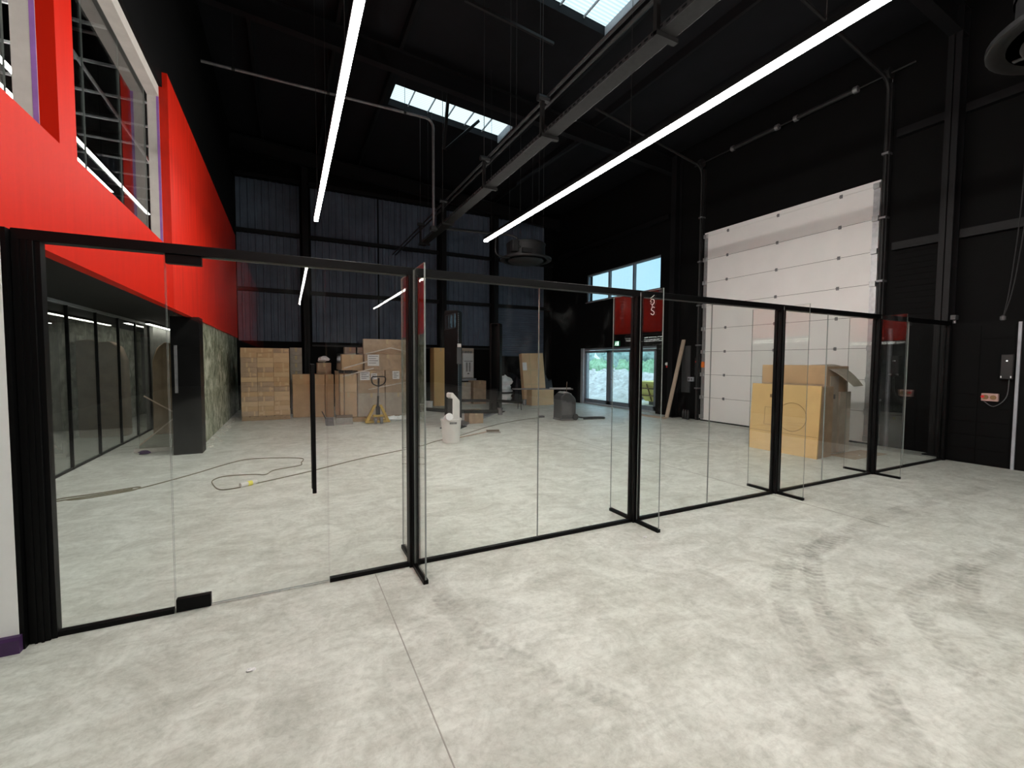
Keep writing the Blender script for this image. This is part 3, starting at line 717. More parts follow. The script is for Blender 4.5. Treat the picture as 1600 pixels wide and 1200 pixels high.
FX, FY, FZ = 6.02, 11.2, 4.45
def fan_unit(cx, cy, label):
    t = thing('fan_unit', label, 'fan', (cx, cy, FZ))
    MB().lathe([(.72, .0), (.72, .045), (.56, .06), (.53, .06), (.53, .02), (.60, -.004), (.70, -.01), (.72, 0)], 40, (cx, cy, FZ)).ob('outer_ring', 'galvanised dark', t, smooth=True)
    MB().lathe([(.02, -.075), (.30, -.075), (.46, -.045), (.50, -.01), (.46, .0), (.02, .0)], 40, (cx, cy, FZ)).ob('diffuser_disc', 'galvanised dark', t, smooth=True)
    MB().lathe([(.54, .06), (.54, .44), (.51, .47), (.02, .48)], 36, (cx, cy, FZ)).ob('drum', 'galvanised dark', t, smooth=True)
    MB().lathe([(.555, .40), (.555, .44), (.535, .44), (.535, .40), (.555, .40)], 36, (cx, cy, FZ)).ob('rim_band', 'galvanised dark', t, smooth=True)
    MB().box(cx-.62, cx-.45, cy-.42, cy-.25, FZ+.12, FZ+.42).ob('motor_box', 'black plastic', t, bevel=.01)
    MB().box(cx-.4, cx-.1, cy-.58, cy-.5, FZ+.08, FZ+.2).ob('control_box', 'galvanised dark', t)
    for a in (.7, 2.3, 3.9, 5.5): MB().tube([(cx+.5*math.cos(a), cy+.5*math.sin(a), FZ+.45), (cx+.5*math.cos(a), cy+.5*math.sin(a), rz(cx+.5*math.cos(a)))], .006, 5).ob('hanger_rod', 'wire', t)
    for a in (1.5, 3.6, 5.2): MB().box(cx+.49*math.cos(a)-.02, cx+.55*math.cos(a)+.02, cy+.49*math.sin(a)-.02, cy+.55*math.sin(a)+.02, FZ-.01, FZ+.06).ob('disc_bracket', 'dull steel', t)
    return t
t = fan_unit(FX, FY, 'round black ceiling fan unit at the end of the linear light')
MB().tube(bez([(TX+.05, FY-.1, 5.0), (5.0, FY-.25, 5.0), (5.35, FY-.3, 5.0), (5.55, FY-.35, 4.93), (5.58, FY-.36, 4.75), (5.7, FY-.38, 4.68)], 6), .03, 8).ob('supply_pipe', 'galvanised dark', t, smooth=True)
MB().tube(bez([(TX+.05, FY-.2, 4.94), (4.6, FY-.35, 4.94), (4.85, FY-.4, 4.93), (4.9, FY-.42, 4.85), (4.9, FY-.42, 4.5), (5.0, FY-.4, 4.4), (5.35, FY-.2, 4.42), (5.5, FY-.1, 4.5)], 6), .022, 8).ob('drain_pipe', 'galvanised dark', t, smooth=True)
fan_unit(6.12, 1.22, 'round black ceiling fan unit hanging in front of the partition')

# pull chain loop hanging on the right
t = thing('pull_chain', 'thin looped pull chain hanging down the dark right wall', 'chain', (10.0, 2.85, 2.3))
MB().tube(bez([(10.02, 2.73, 7.7), (10.02, 2.73, 5.9), (10.0, 2.72, 4.2), (9.98, 2.78, 2.9), (9.96, 2.84, 2.31)], 8), .008, 6).ob('strand', 'galvanised dark', t)
MB().tube(bez([(10.02, 2.70, 7.7), (10.02, 2.70, 5.9), (10.0, 2.66, 4.2), (9.98, 2.74, 2.9), (9.96, 2.84, 2.31)], 8), .008, 6).ob('strand', 'galvanised dark', t)
MB().lathe([(.01, 0), (.035, .02), (.035, .07), (.01, .09)], 10, (9.96, 2.84, 2.28)).ob('weight', 'rubber grey', t, smooth=True)
t = thing('wall_socket', 'pinkish twin socket box with red dials on the dark right wall', 'socket', (9.86, 2.9, 1.05))
MB().box(9.81, 9.862, 2.80, 2.99, 1.03, 1.15).ob('box', 'socket pink', t, bevel=.006)
for y in (2.85, 2.94): MB().tube([(9.79, y, 1.09), (9.812, y, 1.09)], .035, 12).ob('dial', 'brown print', t)
MB().tube([(9.78, 2.965, 1.10), (9.812, 2.965, 1.10)], .022, 10).ob('plug', 'signal red', t)
t = thing('control_panel', 'black wall control box with tiny white lights beside the pale door frame', 'control box', (9.86, 2.73, 1.4))
MB().box(9.79, 9.862, 2.655, 2.79, 1.38, 1.76).ob('case', 'black plastic', t, bevel=.008)
MB().tube([(9.78, 2.72, 1.66), (9.792, 2.72, 1.66)], .010, 8).ob('indicator', 'white indicator', t)
for y in (2.67, 2.775): MB().box(9.78, 9.792, y-.006, y+.006, 1.40, 1.43).ob('screw_cover', 'paper', t)
MB().tube(bez([(9.84, 2.7, 1.38), (9.84, 2.72, 1.1), (9.84, 2.85, .95), (9.84, 2.97, 1.03)], 6), .006, 6).ob('lead', 'rubber grey', t)
t = thing('cctv_camera', 'small dark bracket camera on the ledge beside the steel column', 'camera', (9.9, 3.42, 2.3))
MB().tube([(9.95, 3.4, 2.28), (9.95, 3.4, 2.36)], .02, 8).ob('bracket', 'dull steel', t); MB().box(9.86, 9.98, 3.36, 3.43, 2.34, 2.42).ob('body', 'dark grey plastic', t, bevel=.006)

# exit sign, alarm, socket between exit and sectional door
t = thing('exit_sign', 'small green emergency exit sign with white running figure above the glazed door', 'sign', (XR, 12.4, 2.2))
MB().box(XR-.05, XR, 12.28, 12.54, 2.18, 2.36).ob('case', 'sign green', t)
m = MB(); xx = XR-.056
m.box(xx, xx+.006, 12.30, 12.36, 2.20, 2.34); m.tube([(xx, 12.43, 2.325), (xx+.006, 12.43, 2.325)], .016, 8)
for a, b in (((12.43, 2.30), (12.44, 2.25)), ((12.44, 2.25), (12.40, 2.20)), ((12.44, 2.25), (12.49, 2.21)), ((12.43, 2.29), (12.38, 2.27)), ((12.43, 2.29), (12.48, 2.28))): m.bar((xx+.003, a[0], a[1]), (xx+.003, b[0], b[1]), .016, .006, (1, 0, 0))
m.ob('running_figure', 'exit symbol glow', t)
t = thing('fire_sounder', 'red and white fire sounder on the dark wall beside the exit', 'alarm', (XR, 10.03, 1.54))
MB().box(XR-.05, XR, 9.96, 10.10, 1.46, 1.62).ob('back_box', 'signal red', t, bevel=.01); MB().lathe([(.05, 0), (.045, .03), (.01, .05)], 14).ob('beacon', 'white plastic', t, smooth=True, local=True).matrix_local = Matrix.Translation((-.05, .03, .03)) @ Matrix.Rotation(-PI/2, 4, 'Y')
t = thing('wall_socket', 'grey twin wall socket beside the sectional door track', 'socket', (XR, 9.15, 1.1))
MB().box(XR-.05, XR, 9.06, 9.26, 1.08, 1.20).ob('box', 'frame pale', t, bevel=.005)
for y in (9.11, 9.21): MB().box(XR-.056, XR-.05, y-.03, y+.03, 1.10, 1.17).ob('outlet', 'print grey', t)
t = thing('door_controller', 'slim white and black controller on the wall beside the sectional door', 'control box', (XR, 8.98, 1.3))
MB().box(XR-.04, XR, 8.96, 9.02, 1.25, 1.75).ob('case', 'black plastic', t); MB().box(XR-.045, XR-.04, 8.975, 9.005, 1.62, 1.66).ob('button', 'signal red', t)
o = MB().box(XR-.03, XR, 9.2, 9.5, .75, 2.1).ob('wall_board', 'dark grey plastic'); tag(o, 'tall dark grey backing board on the wall behind the leaning plank', 'board')
# leaning plank and floor board
o = MB().bar((9.62, 9.36, .045), (10.27, 9.40, 2.27), .045, .11, (0, 1, 0)).ob('timber_plank', 'timber', bevel=.003); tag(o, 'pale timber plank leaning upright against the dark wall', 'plank')
o = MB().box(9.55, 9.70, 9.42, 10.55, 0, .045).ob('timber_plank', 'timber', bevel=.003); tag(o, 'short timber board lying flat on the floor by the leaning plank', 'plank')
t = thing('bottle_trio', 'three small dark bottles on the floor beside the door track', 'pack', (10.15, 9.2, 0))
for i in range(3): MB().lathe([(.04, 0), (.042, .02), (.042, .2), (.018, .25), (.018, .27)], 10, (10.12+.02*i, 9.05+.1*i, 0)).ob('bottle', 'black plastic', t, smooth=True)

# ------------------------------------------------------------------ cartons and pallets
def pallet(name, label, x0, x1, y0, y1):
    t = thing(name, label, 'pallet', ((x0+x1)/2, (y0+y1)/2, 0))
    for y in (y0, (y0+y1)/2-.05, y1-.1): MB().box(x0, x1, y, y+.1, 0, .1).ob('runner', 'wood pallet', t)
    n = 6; p = (x1-x0)/n
    for i in range(n): MB().box(x0+i*p+.015, x0+(i+1)*p-.015, y0, y1, .1, .122).ob('deck_board', 'wood pallet', t)
    return t
def carton(label, x0, x1, y0, y1, z0, z1, mt='cardboard', group=None, tape='x', face='y', name='cardboard_carton'):
    cx, cy = (x0+x1)/2, (y0+y1)/2
    t = thing(name, label, 'carton', (cx, cy, z0), 0, group)
    b = MB().box(x0, x1, y0, y1, z0, z1).ob('body', mt, t, bevel=.006)
    if tape == 'x':
        MB().box(x0-.001, x1+.001, cy-.03, cy+.03, z1, z1+.002).ob('tape', 'parcel tape', t)
        MB().box(cx-.03, cx+.03, y0-.002, y0, z1-.12, z1).ob('tape', 'parcel tape', t)
    return t
random.seed(5)
pallet('wooden_pallet', 'low wooden pallet under the tall stack beside the camouflage wall', -1.12, .03, 13.7, 14.75)
# one mesh per kind of thin carton, shared by the copies
kinds = [MB().box(-.19, .19, -.5, .5, 0, .128).mesh('thin_carton', mm) for mm in ('cardboard', 'cardboard pale', 'cardboard dull', 'cardboard grey')]
tapem = MB().box(-.02, .02, -.5015, -.5, .0, .128).mesh('tape', 'cardboard pale')
labm = MB().box(-.045, .045, -.5015, -.5, .04, .095).mesh('paper_label', 'cardboard pale')
for r in range(14):
    for c in range(3):
        o = bpy.data.objects.new('thin_carton', random.choice(kinds[:3]+[kinds[0]])); COL.objects.link(o)
        o.location = (-1.12+.19+c*.384+random.uniform(-.0015, .0015), 14.2+random.uniform(-.02, .02), .123+r*.130)
        tag(o, 'thin flat brown carton in the tall stack beside the camouflage wall', 'carton', 'thin cartons in the tall stack')
        q = bpy.data.objects.new('tape', tapem); COL.objects.link(q); q.parent = o; q.location = (random.uniform(-.12, .12), 0, 0)
        if random.random() < .3:
            q = bpy.data.objects.new('paper_label', labm); COL.objects.link(q); q.parent = o; q.location = (random.choice((-.12, .12)), 0, 0)
        OFF[o] = Vector(o.location)
pallet('wooden_pallet', 'wooden pallet carrying the grey-brown carton stack behind the tall one', .06, .40, 15.0, 15.8)
for r in range(8):
    carton('grey-brown carton in the narrow stack behind the tall carton stack', .05, .38, 15.0, 15.8, .123+r*.235, .123+r*.235+.232, 'cardboard grey', 'grey-brown cartons in the narrow stack')
for k, (a, b) in enumerate(((.10, .55), (.56, .93), (.94, 1.16))):
    carton(('wide upright carton standing beside the tall carton stack', 'middle upright carton standing between two other upright cartons', 'slim upright carton standing beside the wrapped pallet')[k], a, b, 14.0-.14*k, 14.6, 0, 1.22, ('cardboard', 'cardboard pale', 'cardboard')[k])
carton('open-topped carton with dark contents on the slim upright carton', .75, 1.12, 14.0, 14.55, 1.222, 1.55, 'cardboard dull')
o = MB(); blob(o, (.93, 14.25, 1.655), (.15, .15, .08), 2); tag(o.ob('crumpled_paper', 'paper', smooth=True), 'crumpled white paper on top of an open carton', 'paper')
# wrapped pallet
pallet('wooden_pallet', 'wooden pallet under the film-wrapped boxes', 1.18, 3.08, 12.32, 13.5)
W_ = [('brown carton low at the free corner of the wrapped pallet', 1.20, 1.62, 12.42, 13.4, .124, .78, 'cardboard'), ('brown carton stacked above the low corner carton of the wrapped pallet', 1.20, 1.62, 12.42, 13.4, .782, 1.26, 'cardboard pale'),
      ('large dull carton low in the middle of the wrapped pallet', 1.64, 2.34, 12.40, 13.4, .124, .75, 'cardboard grey'), ('large dull carton low beside the partition post on the wrapped pallet', 2.36, 3.05, 12.40, 13.4, .124, .75, 'cardboard grey'),
      ('dull carton with paper slips in the middle tier of the wrapped pallet', 1.64, 2.34, 12.40, 13.4, .752, 1.36, 'cardboard dull'), ('dull carton with one paper slip in the middle tier of the wrapped pallet', 2.36, 3.05, 12.40, 13.4, .752, 1.36, 'cardboard dull'),
      ('orange-brown carton shelved on the corner of the wrapped pallet', 1.26, 1.80, 12.55, 13.4, 1.362, 1.78, 'cardboard'), ('wide dull carton in the upper tier of the wrapped pallet', 1.82, 3.05, 12.42, 13.4, 1.362, 1.80, 'cardboard dull'),
      ('large dull carton topping the film-wrapped pallet', 1.80, 3.05, 12.45, 13.4, 1.802, 2.20, 'cardboard dull')]
cs = []
for l, a, b, c, d, z0, z1, mt in W_: cs.append(carton(l, a, b, c, d, z0, z1, mt))
def slip(par, x0, x1, y, z0, z1):
    p = MB().box(x0, x1, y-.003, y-.001, z0, z1).ob('paper_label', 'paper', par)
    for i in range(4): MB().box(x0+.03, x1-.03-.05*(i % 2), y-.0045, y-.003, z1-.05-i*(z1-z0)*.2, z1-.035-i*(z1-z0)*.2).ob('print_line', 'print grey', p)
slip(cs[4], 1.70, 1.95, 12.40, 1.10, 1.33); slip(cs[4], 1.98, 2.14, 12.40, 1.12, 1.28); slip(cs[5], 2.55, 2.74, 12.40, 1.12, 1.36-.02); slip(cs[7], 1.90, 2.20, 12.42, 1.48, 1.78)
carton('narrow carton standing on the dark crate behind the wrapped pallet', 1.45, 1.75, 13.55, 13.85, 1.36, 2.0, 'cardboard grey')
tk = thing('box_stand', 'dark crate carrying a narrow carton behind the wrapped pallet', 'crate', (1.6, 13.75, 0)); MB().box(1.3, 1.9, 13.52, 14.0-.02, 0, 1.355).ob('body', 'dark grey plastic', tk)
# stretch film: a loose shell around the load
m = MB(); random.seed(9)
def shell(x0, x1, y0, y1, z0, z1, nz):
    vs = []; ring = []
    per = [(x0+(x1-x0)*i/10, y0) for i in range(10)]+[(x1, y0+(y1-y0)*i/5) for i in range(5)]+[(x1-(x1-x0)*i/10, y1) for i in range(10)]+[(x0, y1-(y1-y0)*i/5) for i in range(5)]
    cx, cy = (x0+x1)/2, (y0+y1)/2; n = len(per)
    for k in range(nz+1):
        z = z0+(z1-z0)*k/nz
        for x, y in per:
            q = 1+random.uniform(0, .012); vs.append((cx+(x-cx)*q, cy+(y-cy)*q, z))
    m.add(vs, [(k*n+i, k*n+(i+1) % n, (k+1)*n+(i+1) % n, (k+1)*n+i) for k in range(nz) for i in range(n)])
shell(1.17, 3.09, 12.37, 13.44, .13, 1.34, 9); shell(1.22, 3.08, 12.39, 13.42, 1.37, 1.81, 4); shell(1.78, 3.08, 12.41, 13.42, 1.83, 2.19, 3)
fl = thing('stretch_film', 'clear shiny stretch film wrapped around the pallet of boxes', 'plastic film', (2.1, 12.9, .13)); m.ob('sheet', 'stretch film', fl, smooth=True)
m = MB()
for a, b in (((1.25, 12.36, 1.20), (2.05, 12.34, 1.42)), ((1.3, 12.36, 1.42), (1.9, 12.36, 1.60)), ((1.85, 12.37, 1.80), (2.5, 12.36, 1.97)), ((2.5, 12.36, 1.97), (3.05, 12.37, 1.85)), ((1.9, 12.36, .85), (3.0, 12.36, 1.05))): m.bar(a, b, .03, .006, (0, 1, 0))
m.ob('fold_glint', 'film fold', fl)  # pale strips paint the bright highlights along the film's folds
o = MB(); 
for i in range(4): blob(o, (2.5+i*.2, 12.12, .07), (.17, .12, .065), i+30)
tag(o.ob('plastic_bundle', 'sack white', smooth=True), 'crumpled white plastic bundle on the floor beside the pallet jack', 'plastic bundle')

# pallet jack
pj = thing('pallet_jack', 'yellow pallet jack with black loop handle pushed under the wrapped pallet', 'pallet jack', (2.05, 11.85, 0))
for s in (-1, 1):
    MB().box(s*.19-.08, s*.19+.08, .06, .43, .04, .09).ob('fork', 'yellow paint', pj, local=True, bevel=.01)
    MB().hexa([(s*.27-.05, -.05, .05), (s*.27+.03, -.05, .05), (s*.27+.03, .05, .05), (s*.27-.05, .05, .05)], [(s*.07-.03, -.05, .48), (s*.07+.03, -.05, .48), (s*.07+.03, .05, .48), (s*.07-.03, .05, .48)]).ob('frame_leg', 'yellow paint', pj, local=True)
    MB().tube([(s*.075-.03, -.1, .09), (s*.075+.03, -.1, .09)], .09, 16).ob('steer_wheel', 'dull steel', pj, local=True, smooth=True)
MB().box(-.31, .31, -.06, .06, .02, .07).ob('base_lip', 'yellow paint', pj, local=True, bevel=.008)
MB().box(-.13, .13, -.13, .0, .18, .23).ob('axle_fork', 'yellow paint', pj, local=True, bevel=.006)
MB().lathe([(.055, .19), (.055, .42), (.03, .46), (.03, .52)], 14, (0, -.04, 0)).ob('pump', 'galvanised dark', pj, local=True, smooth=True)
MB().tube([(0, -.05, .45), (0, -.10, .72)], .026, 10).ob('handle_lower', 'black plastic', pj, local=True); MB().tube([(0, -.10, .72), (0, -.15, .98)], .018, 10).ob('handle_tube', 'dull steel', pj, local=True)
MB().bar((0, -.15, .95), (0, -.19, 1.18), .045, .03).ob('grip_spine', 'black plastic', pj, local=True)
MB().tube(bez([(0, -.15, .97), (.12, -.165, 1.02), (.165, -.18, 1.09), (.165, -.19, 1.19), (.10, -.195, 1.215), (0, -.195, 1.215), (-.10, -.195, 1.215), (-.165, -.19, 1.19), (-.165, -.18, 1.09), (-.12, -.165, 1.02), (0, -.15, .97)], 4), .016, 8).ob('loop_grip', 'black plastic', pj, local=True, smooth=True)
# broom and dustpan
br = thing('broom', 'upright broom with grey bristles leaning on the wrapped boxes', 'broom', (1.25, 11.98, 0))
MB().tube([(0, 0, .2), (.05, .37, 1.36)], .012, 8).ob('handle', 'bark', br, local=True); MB().box(-.2, .2, -.035, .035, .17, .24).ob('head', 'bark', br, local=True, bevel=.008)
m = MB()
for i in range(26):
    x = -.19+i*.0152
    for y in (-.02, .005, .03): m.bar((x, y, .17), (x*1.06, y-.01, 0), .011, .012, (0, 1, 0))
bo = m.ob('bristles', 'bristle grey', br, local=True)
dp = thing('dustpan', 'metal dustpan standing beside the broom', 'dustpan', (.86, 11.9, 0))
MB().hexa([(-.02, -.05, 0), (.14, -.05, 0), (.14, .2, 0), (-.02, .2, 0)], [(-.06, -.05, .02), (.14, -.05, .02), (.14, .2, .18), (-.06, .2, .18)]).ob('scoop', 'dull steel', dp, local=True); MB().tube([(-.04, .18, .16), (-.12, .22, .34)], .013, 8).ob('handle', 'black plastic', dp, local=True)

carton('tall upright carton standing against the back wall beside the lift', 4.68, 5.18, 15.6, 16.1, 0, 2.1, 'cardboard golden')
# ------------------------------------------------------------------ car lift
lf = thing('car_lift', 'black two-post car lift with floor plate and low swing arms', 'car lift', (3.58, 10.3, 0))
ang = math.atan2(12.95-10.3, 5.9-3.58)
P1, P2 = Vector((3.58, 10.32, 0)), Vector((5.9, 12.95, 0))
for P, s in ((P1, 1), (P2, -1)):
    T = Matrix.Translation(P-Vector((3.58, 10.3, 0))) @ Matrix.Rotation(ang if s > 0 else ang+PI, 4, 'Z')
    def pt(m): m.T = None; return m
    m = MB(); m.T = T; m.box(-.15, -.13, -.17, .17, 0, 2.80).box(-.13, .12, -.17, -.155, 0, 2.80).box(-.13, .12, .155, .17, 0, 2.80).box(.10, .12, -.17, -.10, 0, 2.8).box(.10, .12, .10, .17, 0, 2.8); po = m.ob('post', 'black satin metal', lf, local=True)
    m = MB(); m.T = T; m.box(-.25, .25, -.25, .25, 0, .02); m.ob('base_plate', 'steel black', lf, local=True)
    m = MB(); m.T = T; m.box(-.12, .20, -.12, .12, .30, .75); m.ob('carriage', 'steel black', lf, local=True)
    for k in (-1, 1):
        m = MB(); m.T = T; m.bar((.16, k*.1, .38), (.45, k*1.05, .38), .09, .08); ar = m.ob('swing_arm', 'black satin metal', lf, local=True)
        m = MB(); m.T = T; m.lathe([(.06, .30), (.06, .44), (.075, .45), (.075, .47), (.01, .47)], 12, (.45, k*1.05, 0)); m.ob('lift_pad', 'rubber grey', ar, local=True)
    m = MB(); m.T = T
    for q in range(40): m.box(-.14, -.11, -.18, -.17, .9+q*.047, .9+q*.047+.025)
    m.ob('latch_strip', 'dull steel', po, local=True)
    m = MB(); m.T = T; m.box(-.14, .11, -.15, .15, 2.80, 2.82); m.ob('top_cap', 'steel black', po, local=True)
m = MB(); d = (P2-P1).normalized(); a, b = P1+d*.24-Vector((3.58, 10.3, 0)), P2-d*.24-Vector((3.58, 10.3, 0)); m.bar(a+Vector((0, 0, .022)), b+Vector((0, 0, .022)), .30, .04); m.ob('floor_plate', 'dull steel', lf, local=True)
t = lf
m = MB(); m.bar((.06, -.2, 1.55), (.06, -.2, 1.95), .10, .05, (0, 1, 0)); m.ob('control_bottle', 'dark grey plastic', lf, local=True)
MB().box(.02, .10, -.24, -.18, 1.95, 2.03).ob('white_nozzle', 'white plastic', lf, local=True)

# bucket and what stands in it
bu = thing('plastic_bucket', 'white plastic bucket in front of the car lift', 'bucket', (2.88, 8.45, 0))
MB().lathe([(.155, 0), (.165, .01), (.20, .44), (.215, .445), (.215, .475), (.205, .48), (.19, .47), (.155, .03), (.01, .025)], 32).ob('shell', 'white plastic', bu, local=True, smooth=True)
MB().tube([(-.212, 0, .45), (-.225, -.06, .36), (-.20, -.10, .30)], .004, 6).ob('bail', 'white plastic', bu, local=True)
pm = MB()
for i, w in enumerate((.022, .018, .022, .014, .02, .022)):
    a = -PI/2-.1-.30+i*.12; r = .201
    pm.bar((r*math.cos(a), r*math.sin(a), .385), (r*math.cos(a), r*math.sin(a), .42), w, .004, (math.cos(a), math.sin(a), 0))
pm.ob('printed_band', 'print grey', bu, local=True)
wd = thing('wall_dispenser', 'white box-shaped dispenser with black side sticking out of the bucket', 'dispenser', (2.94, 8.44, .03), math.radians(14))
MB().prism([(-.085, .02), (.085, .02), (.085, .80), (-.085, .97), (-.13, .945), (-.13, .875), (-.085, .85)], 'y', -.085, .085).ob('body', 'white plastic', wd, local=True, bevel=.01)
MB().box(-.105, -.086, -.08, .08, .42, .845).ob('dark_insert', 'black plastic', wd, local=True, bevel=.004)
o = MB().lathe([(.015, -.09), (.075, -.09), (.08, 0), (.075, .09), (.015, .09)], 18); pr_ = o.ob('paper_roll', 'paper', smooth=True); pr_.matrix_world = Matrix.Translation((2.79, 8.36, .50)) @ Matrix.Rotation(1.2, 4, 'X'); tag(pr_, 'white paper roll lying in the top of the bucket', 'paper roll')
o = MB().lathe([(.10, 0), (.12, .02), (.13, .26), (.14, .28), (.12, .28), (.01, .02)], 20, (4.2, 14.6, 0)); tag(o.ob('plastic_tub', 'white plastic', smooth=True), 'small white tub on the floor beside the tall upright carton', 'tub')

# brush lying on floor, cables
b_ = thing('floor_brush', 'long-handled brush lying on the floor behind the bucket', 'brush', (3.7, 9.05, 0))
MB().tube([(3.15, 8.78, .02), (4.0, 9.22, .03)], .014, 8).ob('handle', 'timber', b_); m = MB().bar((3.98, 9.22, .04), (4.26, 9.16, .04), .07, .05); m.ob('head', 'bark', b_)
m = MB()
for i in range(12): m.bar((3.99+i*.023, 9.19-i*.005, .03), (4.0+i*.024, 9.12-i*.005, .01), .012, .012)
m.ob('bristles', 'bristle grey', b_)
ec = thing('extension_cable', 'olive extension cable trailing in loops over the floor behind the glass door', 'cable', (-.5, 6.55, 0))
def cable(par, pts, r=.007, mt='cable olive'): return MB().tube(bez([(x, y, r) for x, y in pts], 7), r, 6).ob('cable', mt, par, smooth=True)
cable(ec, [(-2.75, 6.45), (-2.37, 6.72), (-1.89, 6.89), (-1.66, 7.0), (-1.23, 7.53), (-.85, 8.1), (-.58, 8.32), (-.12, 8.21), (.18, 8.01), (.16, 7.7), (.13, 7.49), (-.2, 7.33), (-.31, 7.09), (-.47, 7.17), (-.80, 7.22), (-.92, 7.05), (-.89, 6.8), (-.77, 6.48), (-.56, 6.5)])
cable(ec, [(-2.40, 6.74), (-2.36, 6.84), (-2.08, 6.92), (-1.72, 7.06), (-1.70, 6.95), (-1.80, 6.86), (-2.13, 6.73), (-2.28, 6.75), (-2.1, 6.82), (-1.75, 6.99)])
cable(ec, [(-.40, 6.62), (.22, 7.0), (1.0, 7.57), (1.93, 8.09), (2.27, 8.30), (2.60, 8.62), (3.0, 8.86), (3.37, 9.15), (4.31, 9.99), (5.1, 10.55), (5.92, 10.95), (6.55, 11.15)])
a, b = Vector((-.565, 6.50, .03)), Vector((-.40, 6.62, .03)); d = b-a
MB().tube([a, a+d*.45], .03, 12).ob('connector_body', 'white plastic', ec, smooth=True); MB().tube([a+d*.45, a+d*.72], .033, 12).ob('connector_collar', 'connector yellow', ec, smooth=True); MB().tube([a+d*.72, a+d*1.05], .024, 12).ob('connector_plug', 'white plastic', ec, smooth=True)
MB().box(6.50, 6.62, 11.1, 11.22, 0, .05).ob('cable_end', 'rubber grey', ec)

# ------------------------------------------------------------------ back of the hall
t = thing('wall_heater', 'white slim wall unit with grey slots on a grey backing panel', 'heater', (6.35, YB-.1, .95))
MB().box(5.78, 6.62, YB-.16, YB-.10, .95, 2.14).ob('backing_panel', 'cardboard grey', t)
MB().box(6.12, 6.56, YB-.30, YB-.16, .98, 1.94).ob('case', 'appliance white', t, bevel=.01)
MB().box(6.16, 6.52, YB-.305, YB-.30, 1.62, 1.64).ob('seam', 'print grey', t)
for x in (6.24, 6.36): MB().box(x, x+.07, YB-.305, YB-.30, 1.22, 1.58).ob('slot', 'grey panel', t)
MB().box(6.30, 6.38, YB-.305, YB-.30, 1.12, 1.16).ob('display', 'print grey', t)
for i in range(4): MB().lathe([(.04, 0), (.05, .04), (.02, .08)], 8, (6.15+i*.11, YB-.23, 1.945)).ob('pipe_stub', 'grey panel', t)
MB().box(5.72, 6.66, YB-.34, YB-.10, .86, .95).ob('shelf_bracket', 'frame pale', t)
MB().box(5.66, 5.78, YB-.2, YB-.06, 0, 2.14).ob('upright', 'frame pale', t)
carton('dull carton on the floor below the white wall unit', 5.75, 6.22, 15.9, 16.4, 0, .82, 'cardboard grey'); carton('worn grey carton on the floor beside the lift post, below the wall unit', 6.28, 6.80, 15.8, 16.35, 0, .88, 'cardboard dull')
carton('small worn carton on the floor behind the bucket', 4.15, 4.55, 11.3-.55, 11.1, 0, .34, 'cardboard dull')
o = MB(); 
for i in range(3): blob(o, (7.42, 15.45, .30+.28*i), (.33-.02*i, .2, .2), 60+i)
sk_ = thing('white_sack', 'white bulky sack standing between the lift post and the leaning carton', 'sack', (7.42, 15.45, 0)); o.ob('bag', 'sack white', sk_, smooth=True); MB().box(7.1, 7.75, 15.28, 15.62, 0, .12).ob('base_block', 'sack white', sk_, bevel=.02); MB().box(7.08, 7.76, 15.22, 15.66, .40, .46).ob('strap', 'black plastic', sk_)
carton('low light carton lying in front of the leaning carton', 8.0, 8.95, 14.35, 14.72, 0, .60, 'cardboard pale')
lc = thing('leaning_carton', 'tall flat carton with taped cross leaning behind the low light carton', 'carton', (8.45, 14.95, 0)); lc.rotation_euler = (math.radians(-7), math.radians(-1.5), 0)
MB().box(-.45, .50, -.1, .12, .0, 1.95).ob('body', 'cardboard pale', lc, local=True, bevel=.008)
for x in (-.12, .25): MB().box(x-.02, x+.02, -.103, -.1, 0.02, 1.93).ob('tape', 'parcel tape', lc, local=True)
for z in (.75, 1.3): MB().box(-.44, .49, -.104, -.1, z-.02, z+.02).ob('tape', 'parcel tape', lc, local=True)
MB().box(-.44, -.26, -.106, -.1, 1.30, 1.60).ob('paper_label', 'paper', lc, local=True)
m = MB(); vs = []; n = 14
for i in range(n):
    for j in range(7):
        x = 7.85+i*.145; y = 15.35+j*.2; e = 0 if j in (0, 6) or i in (0, n-1) else 1
        vs.append((x, y, e*(.75+.35*math.sin(i*.7+1)+.16*math.sin(i*2.1+j))))
m.add(vs, [(i*7+j, (i+1)*7+j, (i+1)*7+j+1, i*7+j+1) for i in range(n-1) for j in range(6)])
o = m.ob('covered_machine', 'dark tarp', smooth=True); tag(o, 'dark tarpaulin-covered machine behind the leaning carton', 'covered machine')
tb = thing('trestle_bench', 'narrow grey bench top on thin dark legs in front of the leaning carton', 'bench', (7.7, 13.05, 0))
MB().bar((6.75, 13.45, .70), (8.62, 12.62, .70), .22, .035).ob('bench_top', 'dull steel', tb)
MB().bar((7.9, 12.93, .73), (8.55, 12.64, .73), .16, .025).ob('pale_board', 'white plastic', tb)
for q in (.12, .88):
    p = Vector((6.75, 13.45, 0)).lerp(Vector((8.62, 12.62, 0)), q)
    for s in (-1, 1): MB().tube([(p.x+s*.05, p.y+s*.22, 0), (p.x, p.y+s*.05, .68)], .012, 6).ob('leg', 'steel black', tb)
